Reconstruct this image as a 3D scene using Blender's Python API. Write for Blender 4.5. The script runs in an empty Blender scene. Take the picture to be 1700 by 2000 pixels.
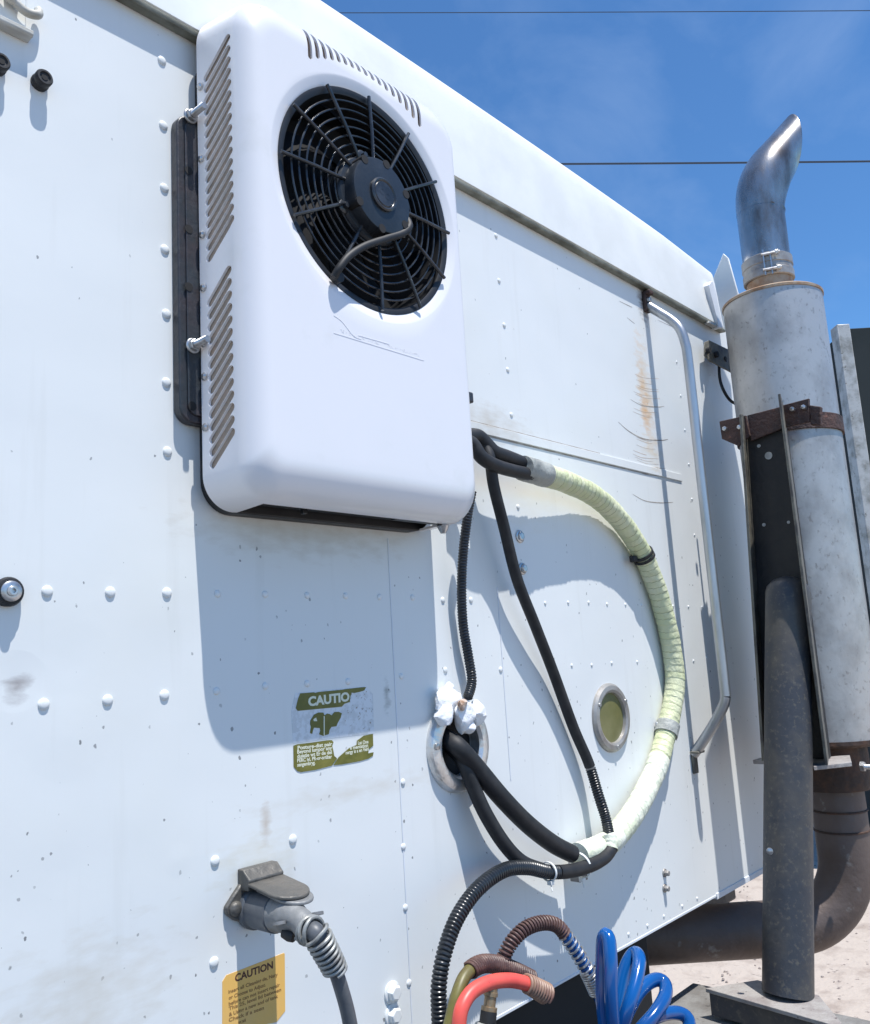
import bpy, bmesh, math, random
from mathutils import Vector, Matrix
random.seed(7)
K = 0.78            # scale from the working unit to metres
WD = 1.35           # camera distance from the cab wall, working units
F = 1699.0; CX, CY = 850.0, 1000.0
def nrm(v): return Vector(v).normalized()
_dx = nrm((2394-CX, 1195-CY, F)); _dz = nrm((248-CX, -9040-CY, F))
_dz = (_dz - _dx*_dx.dot(_dz)).normalized(); _dy = _dz.cross(_dx)

# ------------------------------------------------------------------ camera, sky, sun
sc = bpy.context.scene
col = sc.collection
cam_d = bpy.data.cameras.new('camera'); cam = bpy.data.objects.new('camera', cam_d); col.objects.link(cam)
cam_d.sensor_fit = 'HORIZONTAL'; cam_d.sensor_width = 36.0; cam_d.lens = 36.0*F/1700.0
cam_d.clip_start = 0.02; cam_d.clip_end = 3000
R3 = (_dx, _dy, _dz)     # rows: world axes in camera coordinates (x right, y down, z forward)
right = Vector((R3[0].x, R3[1].x, R3[2].x)); down = Vector((R3[0].y, R3[1].y, R3[2].y)); fwd = Vector((R3[0].z, R3[1].z, R3[2].z))
M = Matrix(((right.x, -down.x, -fwd.x, 0), (right.y, -down.y, -fwd.y, -WD*K), (right.z, -down.z, -fwd.z, 0), (0, 0, 0, 1)))
cam.matrix_world = M
sc.camera = cam

SUN_K = 3.0         # sun: falls 3 for every 1 towards the wall
SUN_E = math.atan(SUN_K)
w = bpy.data.worlds.new('World'); sc.world = w; w.use_nodes = True
nt = w.node_tree; nt.nodes.clear()
wo = nt.nodes.new('ShaderNodeOutputWorld'); bg = nt.nodes.new('ShaderNodeBackground')
sky = nt.nodes.new('ShaderNodeTexSky'); sky.sky_type = 'NISHITA'; sky.sun_disc = False
sky.sun_elevation = SUN_E; sky.sun_rotation = math.radians(180); sky.altitude = 200; sky.air_density = 1.0; sky.dust_density = 0.15; sky.ozone_density = 5.0
tc = nt.nodes.new('ShaderNodeTexCoord'); mp = nt.nodes.new('ShaderNodeMapping'); mp.inputs['Scale'].default_value = (1.2, 3.5, 5.0); mp.inputs['Rotation'].default_value = (0.3, 0.5, 0.6)
nz = nt.nodes.new('ShaderNodeTexNoise'); nz.inputs['Scale'].default_value = 1.6; nz.inputs['Detail'].default_value = 7; nz.inputs['Roughness'].default_value = 0.55; nz.inputs['Distortion'].default_value = 0.6
rp = nt.nodes.new('ShaderNodeValToRGB'); rp.color_ramp.elements[0].position = 0.48; rp.color_ramp.elements[1].position = 0.95
rp.color_ramp.elements[0].color = (0, 0, 0, 1); rp.color_ramp.elements[1].color = (0.35, 0.35, 0.35, 1)
mx = nt.nodes.new('ShaderNodeMixRGB'); mx.inputs['Color2'].default_value = (4.6, 6.2, 9.2, 1)
L = nt.links.new
L(tc.outputs['Generated'], mp.inputs['Vector']); L(mp.outputs[0], nz.inputs['Vector']); L(nz.outputs['Fac'], rp.inputs['Fac'])
tint = nt.nodes.new('ShaderNodeMixRGB'); tint.blend_type = 'MULTIPLY'; tint.inputs['Fac'].default_value = 1; tint.inputs['Color2'].default_value = (0.92, 1.38, 1.68, 1)
L(sky.outputs[0], tint.inputs['Color1'])
L(rp.outputs[0], mx.inputs['Fac']); L(tint.outputs[0], mx.inputs['Color1']); L(mx.outputs[0], bg.inputs['Color']); L(bg.outputs[0], wo.inputs['Surface'])
bg.inputs['Strength'].default_value = 0.084
sd = bpy.data.lights.new('sun', 'SUN'); sd.energy = 4.8; sd.angle = math.radians(0.5); sd.color = (1.0, 0.97, 0.93)
so = bpy.data.objects.new('sun', sd); col.objects.link(so); so.location = (0, -5, 12)
so.rotation_euler = Vector((0, 1, -SUN_K)).to_track_quat('-Z', 'Y').to_euler()
sc.view_settings.view_transform = 'Standard'; sc.view_settings.look = 'None'; sc.view_settings.gamma = 1; sc.view_settings.exposure = 0.32
sc.view_settings.use_curve_mapping = False

# ------------------------------------------------------------------ measuring helpers (working units)
def ray(px, py):
    c = Vector((px-CX, py-CY, F)); return Vector((R3[0].dot(c), R3[1].dot(c), R3[2].dot(c)))
def at(px, py, h=0.0):
    r = ray(px, py); t = (WD-h)/r.y; return Vector((r.x*t, -h, r.z*t))
def atX(px, py, X):
    r = ray(px, py); t = X/r.x; return Vector((X, r.y*t-WD, r.z*t))
def atz(px, py, z):
    r = ray(px, py); t = z/r.z; return Vector((r.x*t, r.y*t-WD, z))

# ------------------------------------------------------------------ materials
def mat(name, c, rough=0.5, metal=0.0, c2=None, ns=6.0, lo=0.45, hi=0.65, bump=0.0, bs=40.0, c3=None, ns3=60.0, lo3=0.62, hi3=0.68, spec=0.5, stretch=(1, 1, 1), coat=0.0, detail=6, trans=0.0, r2=None):
    m = bpy.data.materials.new(name); m.use_nodes = True; t = m.node_tree; b = t.nodes['Principled BSDF']
    b.inputs['Base Color'].default_value = (*c, 1); b.inputs['Roughness'].default_value = rough; b.inputs['Metallic'].default_value = metal
    b.inputs['Specular IOR Level'].default_value = spec; b.inputs['Coat Weight'].default_value = coat
    tcn = t.nodes.new('ShaderNodeTexCoord'); mpn = t.nodes.new('ShaderNodeMapping'); mpn.inputs['Scale'].default_value = stretch
    t.links.new(tcn.outputs['Object'], mpn.inputs['Vector'])
    last = None
    def layer(colr, scale, l, h_, prev):
        n = t.nodes.new('ShaderNodeTexNoise'); n.inputs['Scale'].default_value = scale; n.inputs['Detail'].default_value = detail; n.inputs['Roughness'].default_value = 0.62
        r = t.nodes.new('ShaderNodeValToRGB'); r.color_ramp.elements[0].position = l; r.color_ramp.elements[1].position = h_
        x = t.nodes.new('ShaderNodeMixRGB'); x.inputs['Color2'].default_value = (*colr, 1)
        if prev is None: x.inputs['Color1'].default_value = (*c, 1)
        else: t.links.new(prev.outputs[0], x.inputs['Color1'])
        t.links.new(mpn.outputs[0], n.inputs['Vector']); t.links.new(n.outputs['Fac'], r.inputs['Fac']); t.links.new(r.outputs[0], x.inputs['Fac'])
        return x, r
    if c2 is not None:
        last, rr = layer(c2, ns, lo, hi, None)
        if r2 is not None:
            mr = t.nodes.new('ShaderNodeMapRange'); mr.inputs['To Min'].default_value = rough; mr.inputs['To Max'].default_value = r2
            t.links.new(rr.outputs[0], mr.inputs['Value']); t.links.new(mr.outputs[0], b.inputs['Roughness'])
    if c3 is not None: last, _ = layer(c3, ns3, lo3, hi3, last)
    if last is not None: t.links.new(last.outputs[0], b.inputs['Base Color'])
    if bump > 0:
        n = t.nodes.new('ShaderNodeTexNoise'); n.inputs['Scale'].default_value = bs; n.inputs['Detail'].default_value = 5
        bp = t.nodes.new('ShaderNodeBump'); bp.inputs['Strength'].default_value = bump; bp.inputs['Distance'].default_value = 0.01
        t.links.new(mpn.outputs[0], n.inputs['Vector']); t.links.new(n.outputs['Fac'], bp.inputs['Height']); t.links.new(bp.outputs[0], b.inputs['Normal'])
    return m

def wall_mat():
    m = bpy.data.materials.new('painted_sheet'); m.use_nodes = True; t = m.node_tree; b = t.nodes['Principled BSDF']; N = t.nodes.new; lk = t.links.new
    tcn = N('ShaderNodeTexCoord')
    def mth(op, a, bb=None, c=None):
        n = N('ShaderNodeMath'); n.operation = op
        for i, v in enumerate((a, bb, c)):
            if v is None: continue
            if isinstance(v, (int, float)): n.inputs[i].default_value = v
            else: lk(v, n.inputs[i])
        return n.outputs[0]
    def mix(fac, c1, c2):
        n = N('ShaderNodeMixRGB'); lk(fac, n.inputs['Fac'])
        if isinstance(c1, tuple): n.inputs['Color1'].default_value = (*c1, 1)
        else: lk(c1, n.inputs['Color1'])
        n.inputs['Color2'].default_value = (*c2, 1); return n.outputs[0]
    def noise(scale, detail=4, vec=None, rough=0.55):
        n = N('ShaderNodeTexNoise'); n.inputs['Scale'].default_value = scale; n.inputs['Detail'].default_value = detail; n.inputs['Roughness'].default_value = rough
        lk(vec or tcn.outputs['Object'], n.inputs['Vector']); return n.outputs['Fac']
    def ramp(v, lo, hi):
        n = N('ShaderNodeMapRange'); n.clamp = True; n.inputs['From Min'].default_value = lo; n.inputs['From Max'].default_value = hi; lk(v, n.inputs['Value']); return n.outputs[0]
    def mapped(s, l=(0, 0, 0)):
        n = N('ShaderNodeMapping'); n.inputs['Scale'].default_value = s; n.inputs['Location'].default_value = l; lk(tcn.outputs['Object'], n.inputs['Vector']); return n.outputs[0]
    base = mix(ramp(noise(1.7, 3), 0.4, 0.65), (0.75, 0.765, 0.75), (0.73, 0.75, 0.735))
    # yellowish film
    base = mix(mth('MULTIPLY', ramp(noise(2.6, 6), 0.52, 0.72), 0.35), base, (0.72, 0.72, 0.66))
    # vertical runs
    base = mix(mth('MULTIPLY', ramp(noise(9, 5, mapped((3.2, 1, 0.22))), 0.58, 0.75), 0.22), base, (0.56, 0.56, 0.52))
    # specks: small chips, denser low down
    sep = N('ShaderNodeSeparateXYZ'); lk(tcn.outputs['Object'], sep.inputs[0])
    low = mth('ADD', mth('MULTIPLY', ramp(sep.outputs['Z'], 0.55, -0.35), 0.8), 0.2)
    vec = mapped((1, 1, 0.72))
    for sc_, th, seedz in ((60, 0.10, 0.0), (34, 0.065, 3.3), (110, 0.13, 7.7)):
        v = N('ShaderNodeTexVoronoi'); v.inputs['Scale'].default_value = sc_; v.inputs['Randomness'].default_value = 1.0
        mm = N('ShaderNodeMapping'); mm.inputs['Scale'].default_value = (1, 0.0, 0.72); mm.inputs['Location'].default_value = (seedz, 0, seedz); 
        dn_ = N('ShaderNodeTexNoise'); dn_.inputs['Scale'].default_value = 160; lk(tcn.outputs['Object'], dn_.inputs['Vector'])
        da_ = N('ShaderNodeVectorMath'); da_.operation = 'MULTIPLY_ADD'; lk(dn_.outputs['Color'], da_.inputs[0]); da_.inputs[1].default_value = (.006, .006, .006); lk(tcn.outputs['Object'], da_.inputs[2])
        lk(da_.outputs[0], mm.inputs['Vector'])
        lk(mm.outputs[0], v.inputs['Vector'])
        sp = N('ShaderNodeSeparateColor'); lk(v.outputs['Color'], sp.inputs[0])
        sel = mth('LESS_THAN', sp.outputs[0], mth('MULTIPLY', low, 0.17))
        rad = mth('MULTIPLY', mth('ADD', sp.outputs[1], 0.55), th)
        sp_m = mth('MULTIPLY', sel, ramp(mth('SUBTRACT', rad, v.outputs['Distance']), 0.0, 0.035))
        base = mix(mth('MULTIPLY', sp_m, mth('ADD', mth('MULTIPLY', sp.outputs[2], 0.55), 0.3)), base, (0.10, 0.105, 0.11))
    # rust blotches and grime with a place of their own (centre x, centre z, half width, half height, colour, strength)
    for x, z, rx, rz, cc, st in (
        (atw(1262, 770)[0], atw(1262, 770)[1], 0.05, 0.20, (0.70, 0.50, 0.30), 0.8),
        (atw(1254, 760)[0], atw(1256, 758)[1], 0.028, 0.07, (0.70, 0.46, 0.24), 0.8),
        (atw(1262, 812)[0], atw(1262, 808)[1], 0.030, 0.075, (0.70, 0.42, 0.20), 0.85),
        (atw(1255, 590)[0], atw(1255, 590)[1], 0.035, 0.07, (0.13, 0.08, 0.05), 1.0),
        (atw(1275, 880)[0], atw(1275, 880)[1], 0.07, 0.07, (0.70, 0.60, 0.45), 0.6),
        (atw(960, 830)[0], atw(960, 830)[1], 0.16, 0.06, (0.50, 0.44, 0.35), 0.6),
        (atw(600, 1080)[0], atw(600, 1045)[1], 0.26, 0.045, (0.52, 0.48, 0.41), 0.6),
        (atw(700, 1555)[0], atw(700, 1545)[1], 0.26, 0.022, (0.60, 0.56, 0.48), 0.5),
        (atw(520, 1620)[0], atw(520, 1610)[1], 0.012, 0.04, (0.50, 0.42, 0.34), 0.8),
        (atw(500, 1680)[0], atw(500, 1690)[1], 0.09, 0.05, (0.62, 0.58, 0.46), 0.6),
        (atw(175, 1960)[0], atw(175, 1960)[1], 0.13, 0.10, (0.60, 0.57, 0.50), 0.7),
        (atw(755, 1350)[0], atw(755, 1358)[1], 0.012, 0.032, (0.10, 0.12, 0.10), 0.9),
        (atw(32, 1345)[0], atw(32, 1345)[1], 0.022, 0.022, (0.30, 0.27, 0.26), 0.9),
        (atw(1030, 960)[0], atw(1030, 960)[1], 0.14, 0.10, (0.72, 0.70, 0.62), 0.5)):
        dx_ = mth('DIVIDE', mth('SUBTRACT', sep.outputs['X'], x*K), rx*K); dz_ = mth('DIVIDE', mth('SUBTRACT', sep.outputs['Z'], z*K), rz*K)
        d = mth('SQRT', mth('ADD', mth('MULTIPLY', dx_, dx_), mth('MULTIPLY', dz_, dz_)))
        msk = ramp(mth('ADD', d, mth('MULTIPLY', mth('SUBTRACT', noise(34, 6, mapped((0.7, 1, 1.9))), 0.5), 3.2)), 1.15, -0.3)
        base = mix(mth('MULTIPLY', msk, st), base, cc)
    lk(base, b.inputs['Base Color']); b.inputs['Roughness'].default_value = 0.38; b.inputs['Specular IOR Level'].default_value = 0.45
    rr = N('ShaderNodeMapRange'); rr.inputs['To Min'].default_value = 0.3; rr.inputs['To Max'].default_value = 0.5; lk(noise(6, 5), rr.inputs['Value']); lk(rr.outputs[0], b.inputs['Roughness'])
    # dents and slow waves of the sheet
    h = mth('ADD', mth('MULTIPLY', noise(2.6, 2), 1.0), mth('MULTIPLY', noise(14, 3), 0.05))
    for x, z, r_, dd in ((30, 1330, 0.035, -0.5), (130, 1440, 0.05, 0.25), (150, 1300, 0.05, -0.2), (350, 1680, 0.02, 0.15), (120, 1700, 0.03, -0.12), (1130, 1120, 0.05, 0.1)):
        p = atw(x, z)
        dx_ = mth('DIVIDE', mth('SUBTRACT', sep.outputs['X'], p[0]*K), r_*K); dz_ = mth('DIVIDE', mth('SUBTRACT', sep.outputs['Z'], p[1]*K), r_*K)
        d = mth('SQRT', mth('ADD', mth('MULTIPLY', dx_, dx_), mth('MULTIPLY', dz_, dz_)))
        h = mth('ADD', h, mth('MULTIPLY', ramp(mth('ADD', d, mth('MULTIPLY', noise(7, 1), 0.5)), 1.6, 0.0), dd*0.4))
    bp = N('ShaderNodeBump'); bp.inputs['Strength'].default_value = 0.6; bp.inputs['Distance'].default_value = 0.010
    lk(h, bp.inputs['Height']); lk(bp.outputs[0], b.inputs['Normal'])
    return m
def atw(px, py): p = at(px, py); return (p.x, p.z)

MW = wall_mat()
M_ = {
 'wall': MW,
 'rivet': mat('rivet_paint', (0.75, 0.765, 0.75), 0.35),
 'cover': mat('gloss_white_plastic', (0.785, 0.775, 0.785), 0.28, coat=0.35, c2=(0.765, 0.76, 0.765), ns=3, c3=(0.68, 0.68, 0.66), ns3=7, lo3=0.6, hi3=0.85),
 'black': mat('black_plastic', (0.010, 0.011, 0.013), 0.5, c2=(0.018, 0.019, 0.021), ns=25),
 'blade': mat('fan_blade_black', (0.008, 0.008, 0.009), 0.7, spec=0.12),
 'guard': mat('guard_wire', (0.020, 0.023, 0.027), 0.24, c2=(0.045, 0.05, 0.058), ns=40),
 'motor': mat('motor_enamel', (0.016, 0.021, 0.028), 0.4, c2=(0.024, 0.03, 0.038), ns=30, bump=0.05, bs=150),
 'rubber': mat('black_rubber', (0.010, 0.011, 0.013), 0.6, c2=(0.022, 0.022, 0.023), ns=30),
 'dark': mat('dark_void', (0.01, 0.01, 0.011), 0.8),
 'coil': mat('condenser_fins', (0.36, 0.285, 0.22), 0.6, c2=(0.44, 0.33, 0.25), ns=40, bump=0.3, bs=300),
 'bracket': mat('bracket_steel', (0.028, 0.034, 0.04), 0.42, c2=(0.045, 0.035, 0.038), ns=14, bump=0.15, bs=90),
 'zinc': mat('zinc_bolt', (0.55, 0.56, 0.57), 0.32, 0.85, c2=(0.35, 0.34, 0.33), ns=60),
 'tape': mat('wrapped_tape', (0.68, 0.69, 0.46), 0.5, c2=(0.58, 0.60, 0.37), ns=8, lo=0.42, hi=0.6, c3=(0.34, 0.36, 0.20), ns3=30, lo3=0.6, hi3=0.75, bump=0.5, bs=60, stretch=(1.6, 1, 1)),
 'tapew': mat('wrapped_tape_white', (0.70, 0.72, 0.60), 0.5, c2=(0.62, 0.65, 0.48), ns=9, bump=0.5, bs=60),
 'tapeb': mat('wrapped_tape_green', (0.58, 0.61, 0.36), 0.5, c2=(0.68, 0.68, 0.47), ns=10, bump=0.5, bs=60),
 'tapeseam': mat('tape_seam_grime', (0.33, 0.35, 0.19), 0.6, c2=(0.50, 0.52, 0.33), ns=30),
 'tapewb': mat('wrapped_tape_cream', (0.68, 0.69, 0.55), 0.5, c2=(0.72, 0.73, 0.62), ns=10, bump=0.5, bs=60),
 'tapewseam': mat('white_tape_seam', (0.48, 0.50, 0.38), 0.6, c2=(0.62, 0.63, 0.52), ns=30),
 'greytape': mat('grey_tape', (0.36, 0.37, 0.34), 0.55, c2=(0.2, 0.21, 0.2), ns=30, bump=0.4, bs=80),
 'tie': mat('nylon_tie', (0.72, 0.73, 0.70), 0.4),
 'alu': mat('aluminium_rod', (0.50, 0.51, 0.52), 0.36, 0.8, c2=(0.34, 0.35, 0.35), ns=20, stretch=(1, 1, 0.15)),
 'chrome': mat('chrome', (0.50, 0.49, 0.48), 0.17, 0.86, c2=(0.13, 0.115, 0.11), ns=6, lo=0.44, hi=0.66, r2=0.34, stretch=(1, 1, 0.4), bump=0.12, bs=22),  # dark patches paint in missing dark reflections, along with heat tint
 'muffler': mat('aluminised_steel', (0.49, 0.475, 0.455), 0.42, 0.55, c2=(0.36, 0.345, 0.33), ns=9, c3=(0.26, 0.24, 0.22), ns3=70, lo3=0.58, hi3=0.72, bump=0.15, bs=30, stretch=(1, 1, 0.8)),
 'muffrust': mat('heat_rusted_rim', (0.42, 0.33, 0.24), 0.6, 0.35, c2=(0.30, 0.16, 0.08), ns=16, c3=(0.5, 0.47, 0.42), ns3=12),
 'rust': mat('rusted_steel', (0.085, 0.045, 0.036), 0.75, 0.1, c2=(0.045, 0.03, 0.028), ns=18, c3=(0.16, 0.075, 0.055), ns3=45, bump=0.5, bs=90),
 'post': mat('flaking_black_paint', (0.042, 0.046, 0.055), 0.5, 0.1, c2=(0.085, 0.078, 0.068), ns=7, lo=0.45, hi=0.66, c3=(0.10, 0.093, 0.08), ns3=95, lo3=0.55, hi3=0.68, bump=0.12, bs=50),
 'channel': mat('black_channel', (0.012, 0.012, 0.013), 0.6, c2=(0.022, 0.02, 0.018), ns=10, bump=0.2, bs=60),
 'flange': mat('worn_flange', (0.16, 0.15, 0.12), 0.55, c2=(0.07, 0.065, 0.06), ns=18, bump=0.3, bs=60),
 'pipe': mat('exhaust_pipe_rust', (0.13, 0.10, 0.088), 0.55, 0.3, c2=(0.11, 0.078, 0.062), ns=5, c3=(0.21, 0.19, 0.175), ns3=14, bump=0.2, bs=50),
 'pipedark': mat('collar_rust', (0.05, 0.032, 0.025), 0.7, 0.2, c2=(0.10, 0.05, 0.03), ns=20, bump=0.4, bs=60),
 'galv': mat('galvanised', (0.42, 0.43, 0.42), 0.5, 0.2, c2=(0.22, 0.22, 0.20), ns=9, c3=(0.14, 0.13, 0.11), ns3=22, bump=0.2, bs=60),
 'contain': mat('slate_panel', (0.024, 0.032, 0.035), 0.8, spec=0.2, c2=(0.018, 0.026, 0.028), ns=2, bump=0.1, bs=8),
 'concrete': mat('weathered_plate', (0.24, 0.235, 0.225), 0.6, 0.1, c2=(0.16, 0.15, 0.14), ns=10, c3=(0.09, 0.085, 0.08), ns3=40, bump=0.3, bs=60),
 'platetop': mat('worn_base_plate', (0.33, 0.31, 0.29), 0.6, c2=(0.22, 0.19, 0.18), ns=12, c3=(0.12, 0.10, 0.10), ns3=45, bump=0.4, bs=60),
 'socket': mat('weathered_cast_metal', (0.115, 0.11, 0.10), 0.5, 0.35, c2=(0.16, 0.145, 0.125), ns=14, bump=0.3, bs=70),
 'plug': mat('grey_plug', (0.22, 0.225, 0.225), 0.5, 0.15, c2=(0.15, 0.15, 0.15), ns=12, bump=0.2, bs=70),
 'spring': mat('dull_spring', (0.30, 0.31, 0.30), 0.45, 0.3, c2=(0.16, 0.16, 0.155), ns=40),
 'cable': mat('grey_cable', (0.075, 0.083, 0.095), 0.45, c2=(0.13, 0.135, 0.14), ns=20),
 'loom': mat('corrugated_loom', (0.014, 0.017, 0.02), 0.3, c2=(0.03, 0.034, 0.04), ns=20),
 'foam': mat('foam_tape', (0.80, 0.81, 0.82), 0.6, c2=(0.62, 0.60, 0.56), ns=14, lo=0.55, hi=0.75, bump=0.5, bs=60),
 'brownfoam': mat('brown_foam', (0.30, 0.17, 0.10), 0.7, c2=(0.7, 0.62, 0.55), ns=30, bump=0.5, bs=80),
 'ring': mat('dulled_chrome_ring', (0.66, 0.66, 0.65), 0.3, 0.7, c2=(0.40, 0.37, 0.32), ns=16, lo=0.5, hi=0.72, bump=0.25, bs=50),
 'ringgrey': mat('grey_port_ring', (0.36, 0.35, 0.33), 0.45, 0.4, c2=(0.25, 0.22, 0.2), ns=18),
 'lens': mat('yellowed_lens', (0.15, 0.145, 0.05), 0.3, c2=(0.22, 0.21, 0.09), ns=7),
 'olive': mat('faded_green_vinyl', (0.12, 0.12, 0.014), 0.5, c2=(0.19, 0.175, 0.03), ns=16, bump=0.1, bs=60),
 'cream': mat('cream_print', (0.72, 0.73, 0.58), 0.5),
 'residue': mat('adhesive_residue', (0.60, 0.63, 0.64), 0.6, c2=(0.70, 0.735, 0.76), ns=60, lo=0.45, hi=0.52),
 'orange': mat('amber_vinyl', (0.80, 0.47, 0.12), 0.5, c2=(0.74, 0.46, 0.15), ns=12),
 'brownink': mat('brown_print', (0.075, 0.02, 0.015), 0.55),
 'fadeink': mat('faded_brown_print', (0.30, 0.15, 0.045), 0.55),
 'red': mat('red_hose', (0.74, 0.10, 0.075), 0.42, c2=(0.62, 0.07, 0.06), ns=14, c3=(0.25, 0.03, 0.03), ns3=60, lo3=0.66, hi3=0.7),
 'blue': mat('blue_hose', (0.004, 0.085, 0.30), 0.16, c2=(0.006, 0.065, 0.24), ns=8, coat=0.3),
 'brownspring': mat('brown_coated_spring', (0.085, 0.045, 0.04), 0.5, c2=(0.16, 0.09, 0.07), ns=30, bump=0.2, bs=80),
 'tanspring': mat('tan_spring', (0.32, 0.20, 0.14), 0.5, c2=(0.20, 0.10, 0.08), ns=30),
 'olivehose': mat('olive_hose', (0.15, 0.14, 0.035), 0.45, c2=(0.09, 0.05, 0.035), ns=10),
 'brass': mat('aged_brass', (0.30, 0.21, 0.12), 0.4, 0.6, c2=(0.38, 0.33, 0.26), ns=20),
 'whiteplate': mat('white_painted_metal', (0.79, 0.80, 0.775), 0.4, c2=(0.72, 0.73, 0.70), ns=5),
 'lip': mat('grimy_olive_lip', (0.26, 0.26, 0.21), 0.6, c2=(0.10, 0.095, 0.065), ns=14, lo=0.42, hi=0.62, stretch=(0.6, 1, 1), bump=0.2, bs=40),
 'gutter': mat('grimy_white_rail', (0.66, 0.66, 0.62), 0.5, c2=(0.28, 0.25, 0.19), ns=12, lo=0.42, hi=0.68, stretch=(0.5, 1, 1), bump=0.2, bs=40),
 'stain': mat('dark_scuff', (0.30, 0.26, 0.22), 0.6, c2=(0.5, 0.47, 0.42), ns=30),
 'ruststain': mat('rust_scuff', (0.62, 0.47, 0.33), 0.6, c2=(0.70, 0.64, 0.55), ns=30),
 'faint': mat('faint_scuff', (0.70, 0.70, 0.76), 0.5),
 'seam': mat('seam_paint', (0.66, 0.69, 0.72), 0.45, c2=(0.73, 0.76, 0.80), ns=10),
 'wire': mat('power_wire', (0.03, 0.05, 0.08), 0.5),
}

# ------------------------------------------------------------------ mesh helpers
class MB:
    def __init__(s): s.v = []; s.f = []; s.smooth = []
    def add(s, vs, fs, smooth=False):
        o = len(s.v); s.v += [Vector(v) for v in vs]; s.f += [tuple(i+o for i in f) for f in fs]; s.smooth += [smooth]*len(fs); return s
    def box(s, c, d, rot=None):
        c = Vector(c); vs = []
        for x in (-.5, .5):
            for y in (-.5, .5):
                for z in (-.5, .5):
                    p = Vector((x*d[0], y*d[1], z*d[2]))
                    if rot is not None: p = rot @ p
                    vs.append(c+p)
        return s.add(vs, [(0, 1, 3, 2), (4, 6, 7, 5), (0, 4, 5, 1), (2, 3, 7, 6), (0, 2, 6, 4), (1, 5, 7, 3)])
    def span(s, a, b):  # axis aligned box between two corners
        return s.box([(a[i]+b[i])/2 for i in range(3)], [abs(a[i]-b[i]) for i in range(3)])
    def prism(s, pts, off):   # planar outline pushed by off
        n = len(pts); off = Vector(off); vs = [Vector(p) for p in pts]+[Vector(p)+off for p in pts]
        return s.add(vs, [tuple(range(n-1, -1, -1)), tuple(range(n, 2*n))]+[(i, (i+1) % n, n+(i+1) % n, n+i) for i in range(n)])
    def tube(s, path, r, n=14, cap=True, twist=0.0, smooth=True):
        P = [Vector(p) for p in path]; m = len(P)
        rad = r if callable(r) else ((lambda i, a: r[i]) if isinstance(r, (list, tuple)) else (lambda i, a: r))
        T = [(P[min(i+1, m-1)]-P[max(i-1, 0)]).normalized() for i in range(m)]
        u = T[0].orthogonal().normalized(); vs = []
        for i in range(m):
            u = (u-T[i]*u.dot(T[i])); u = u.normalized() if u.length > 1e-6 else T[i].orthogonal().normalized()
            q = T[i].cross(u)
            for k in range(n):
                a = 2*math.pi*k/n+twist*i; vs.append(P[i]+(u*math.cos(a)+q*math.sin(a))*rad(i, a))
        fs = [(i*n+k, i*n+(k+1) % n, (i+1)*n+(k+1) % n, (i+1)*n+k) for i in range(m-1) for k in range(n)]
        s.add(vs, fs, smooth)
        if cap:
            o = len(s.v)-len(vs)
            s.f += [tuple(o+k for k in range(n-1, -1, -1)), tuple(o+(m-1)*n+k for k in range(n))]; s.smooth += [False, False]
        return s
    def lathe(s, prof, o, ax, n=32, smooth=True, closed=False):  # prof: (radius, distance along axis)
        o = Vector(o); ax = Vector(ax).normalized(); u = ax.orthogonal().normalized(); q = ax.cross(u); vs = []
        for r, d in prof:
            for k in range(n):
                a = 2*math.pi*k/n; vs.append(o+ax*d+(u*math.cos(a)+q*math.sin(a))*r)
        m = len(prof); fs = []
        for i in range(m-1 if not closed else m):
            j = (i+1) % m
            fs += [(i*n+k, i*n+(k+1) % n, j*n+(k+1) % n, j*n+k) for k in range(n)]
        s.add(vs, fs, smooth)
        if not closed:
            oo = len(s.v)-len(vs)
            if prof[0][0] > 1e-5: s.f.append(tuple(oo+k for k in range(n-1, -1, -1))); s.smooth.append(False)
            if prof[-1][0] > 1e-5: s.f.append(tuple(oo+(m-1)*n+k for k in range(n))); s.smooth.append(False)
        return s
def sharpen(me, deg=35):
    me.set_sharp_from_angle(angle=math.radians(deg))
def mesh_obj(name, mb, m, parent=None, bevel=0, smooth_all=False, loc=None, weld=True):
    base = Vector((0, 0, 0))
    if parent is not None: base = Vector(parent['base'])
    elif loc is not None: base = Vector(loc)
    me = bpy.data.meshes.new(name); me.from_pydata([tuple((v-base)*K) for v in mb.v], [], mb.f); me.update()
    if weld:
        bm = bmesh.new(); bm.from_mesh(me)
        for f, sm in zip(bm.faces, mb.smooth): f.smooth = sm or smooth_all
        bmesh.ops.remove_doubles(bm, verts=bm.verts, dist=1e-6); bmesh.ops.recalc_face_normals(bm, faces=bm.faces)
        bm.to_mesh(me); bm.free()
    sharpen(me)
    me.materials.append(M_[m] if isinstance(m, str) else m)
    o = bpy.data.objects.new(name, me); col.objects.link(o)
    if parent is not None: o.parent = parent
    else: o.location = base*K
    if bevel:
        b = o.modifiers.new('bevel', 'BEVEL'); b.width = bevel*K; b.segments = 2; b.limit_method = 'ANGLE'; b.angle_limit = math.radians(40); b.harden_normals = False
    return o
def tag(o, label, cat, group=None, kind=None):
    if label: o['label'] = label
    if cat: o['category'] = cat
    if group: o['group'] = group
    if kind: o['kind'] = kind
    return o
def thing(name, label, cat, loc, group=None):
    o = bpy.data.objects.new(name, None); col.objects.link(o); o.empty_display_size = 0.05
    o.location = Vector(loc)*K; o['base'] = list(loc); tag(o, label, cat, group); return o
def sub(part, name, mb, m, bevel=0, **kw):   # a piece of a part (one level deeper)
    par = part.parent
    o = mesh_obj(name, mb, m, par, bevel, **kw); o.parent = part; return o
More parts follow.
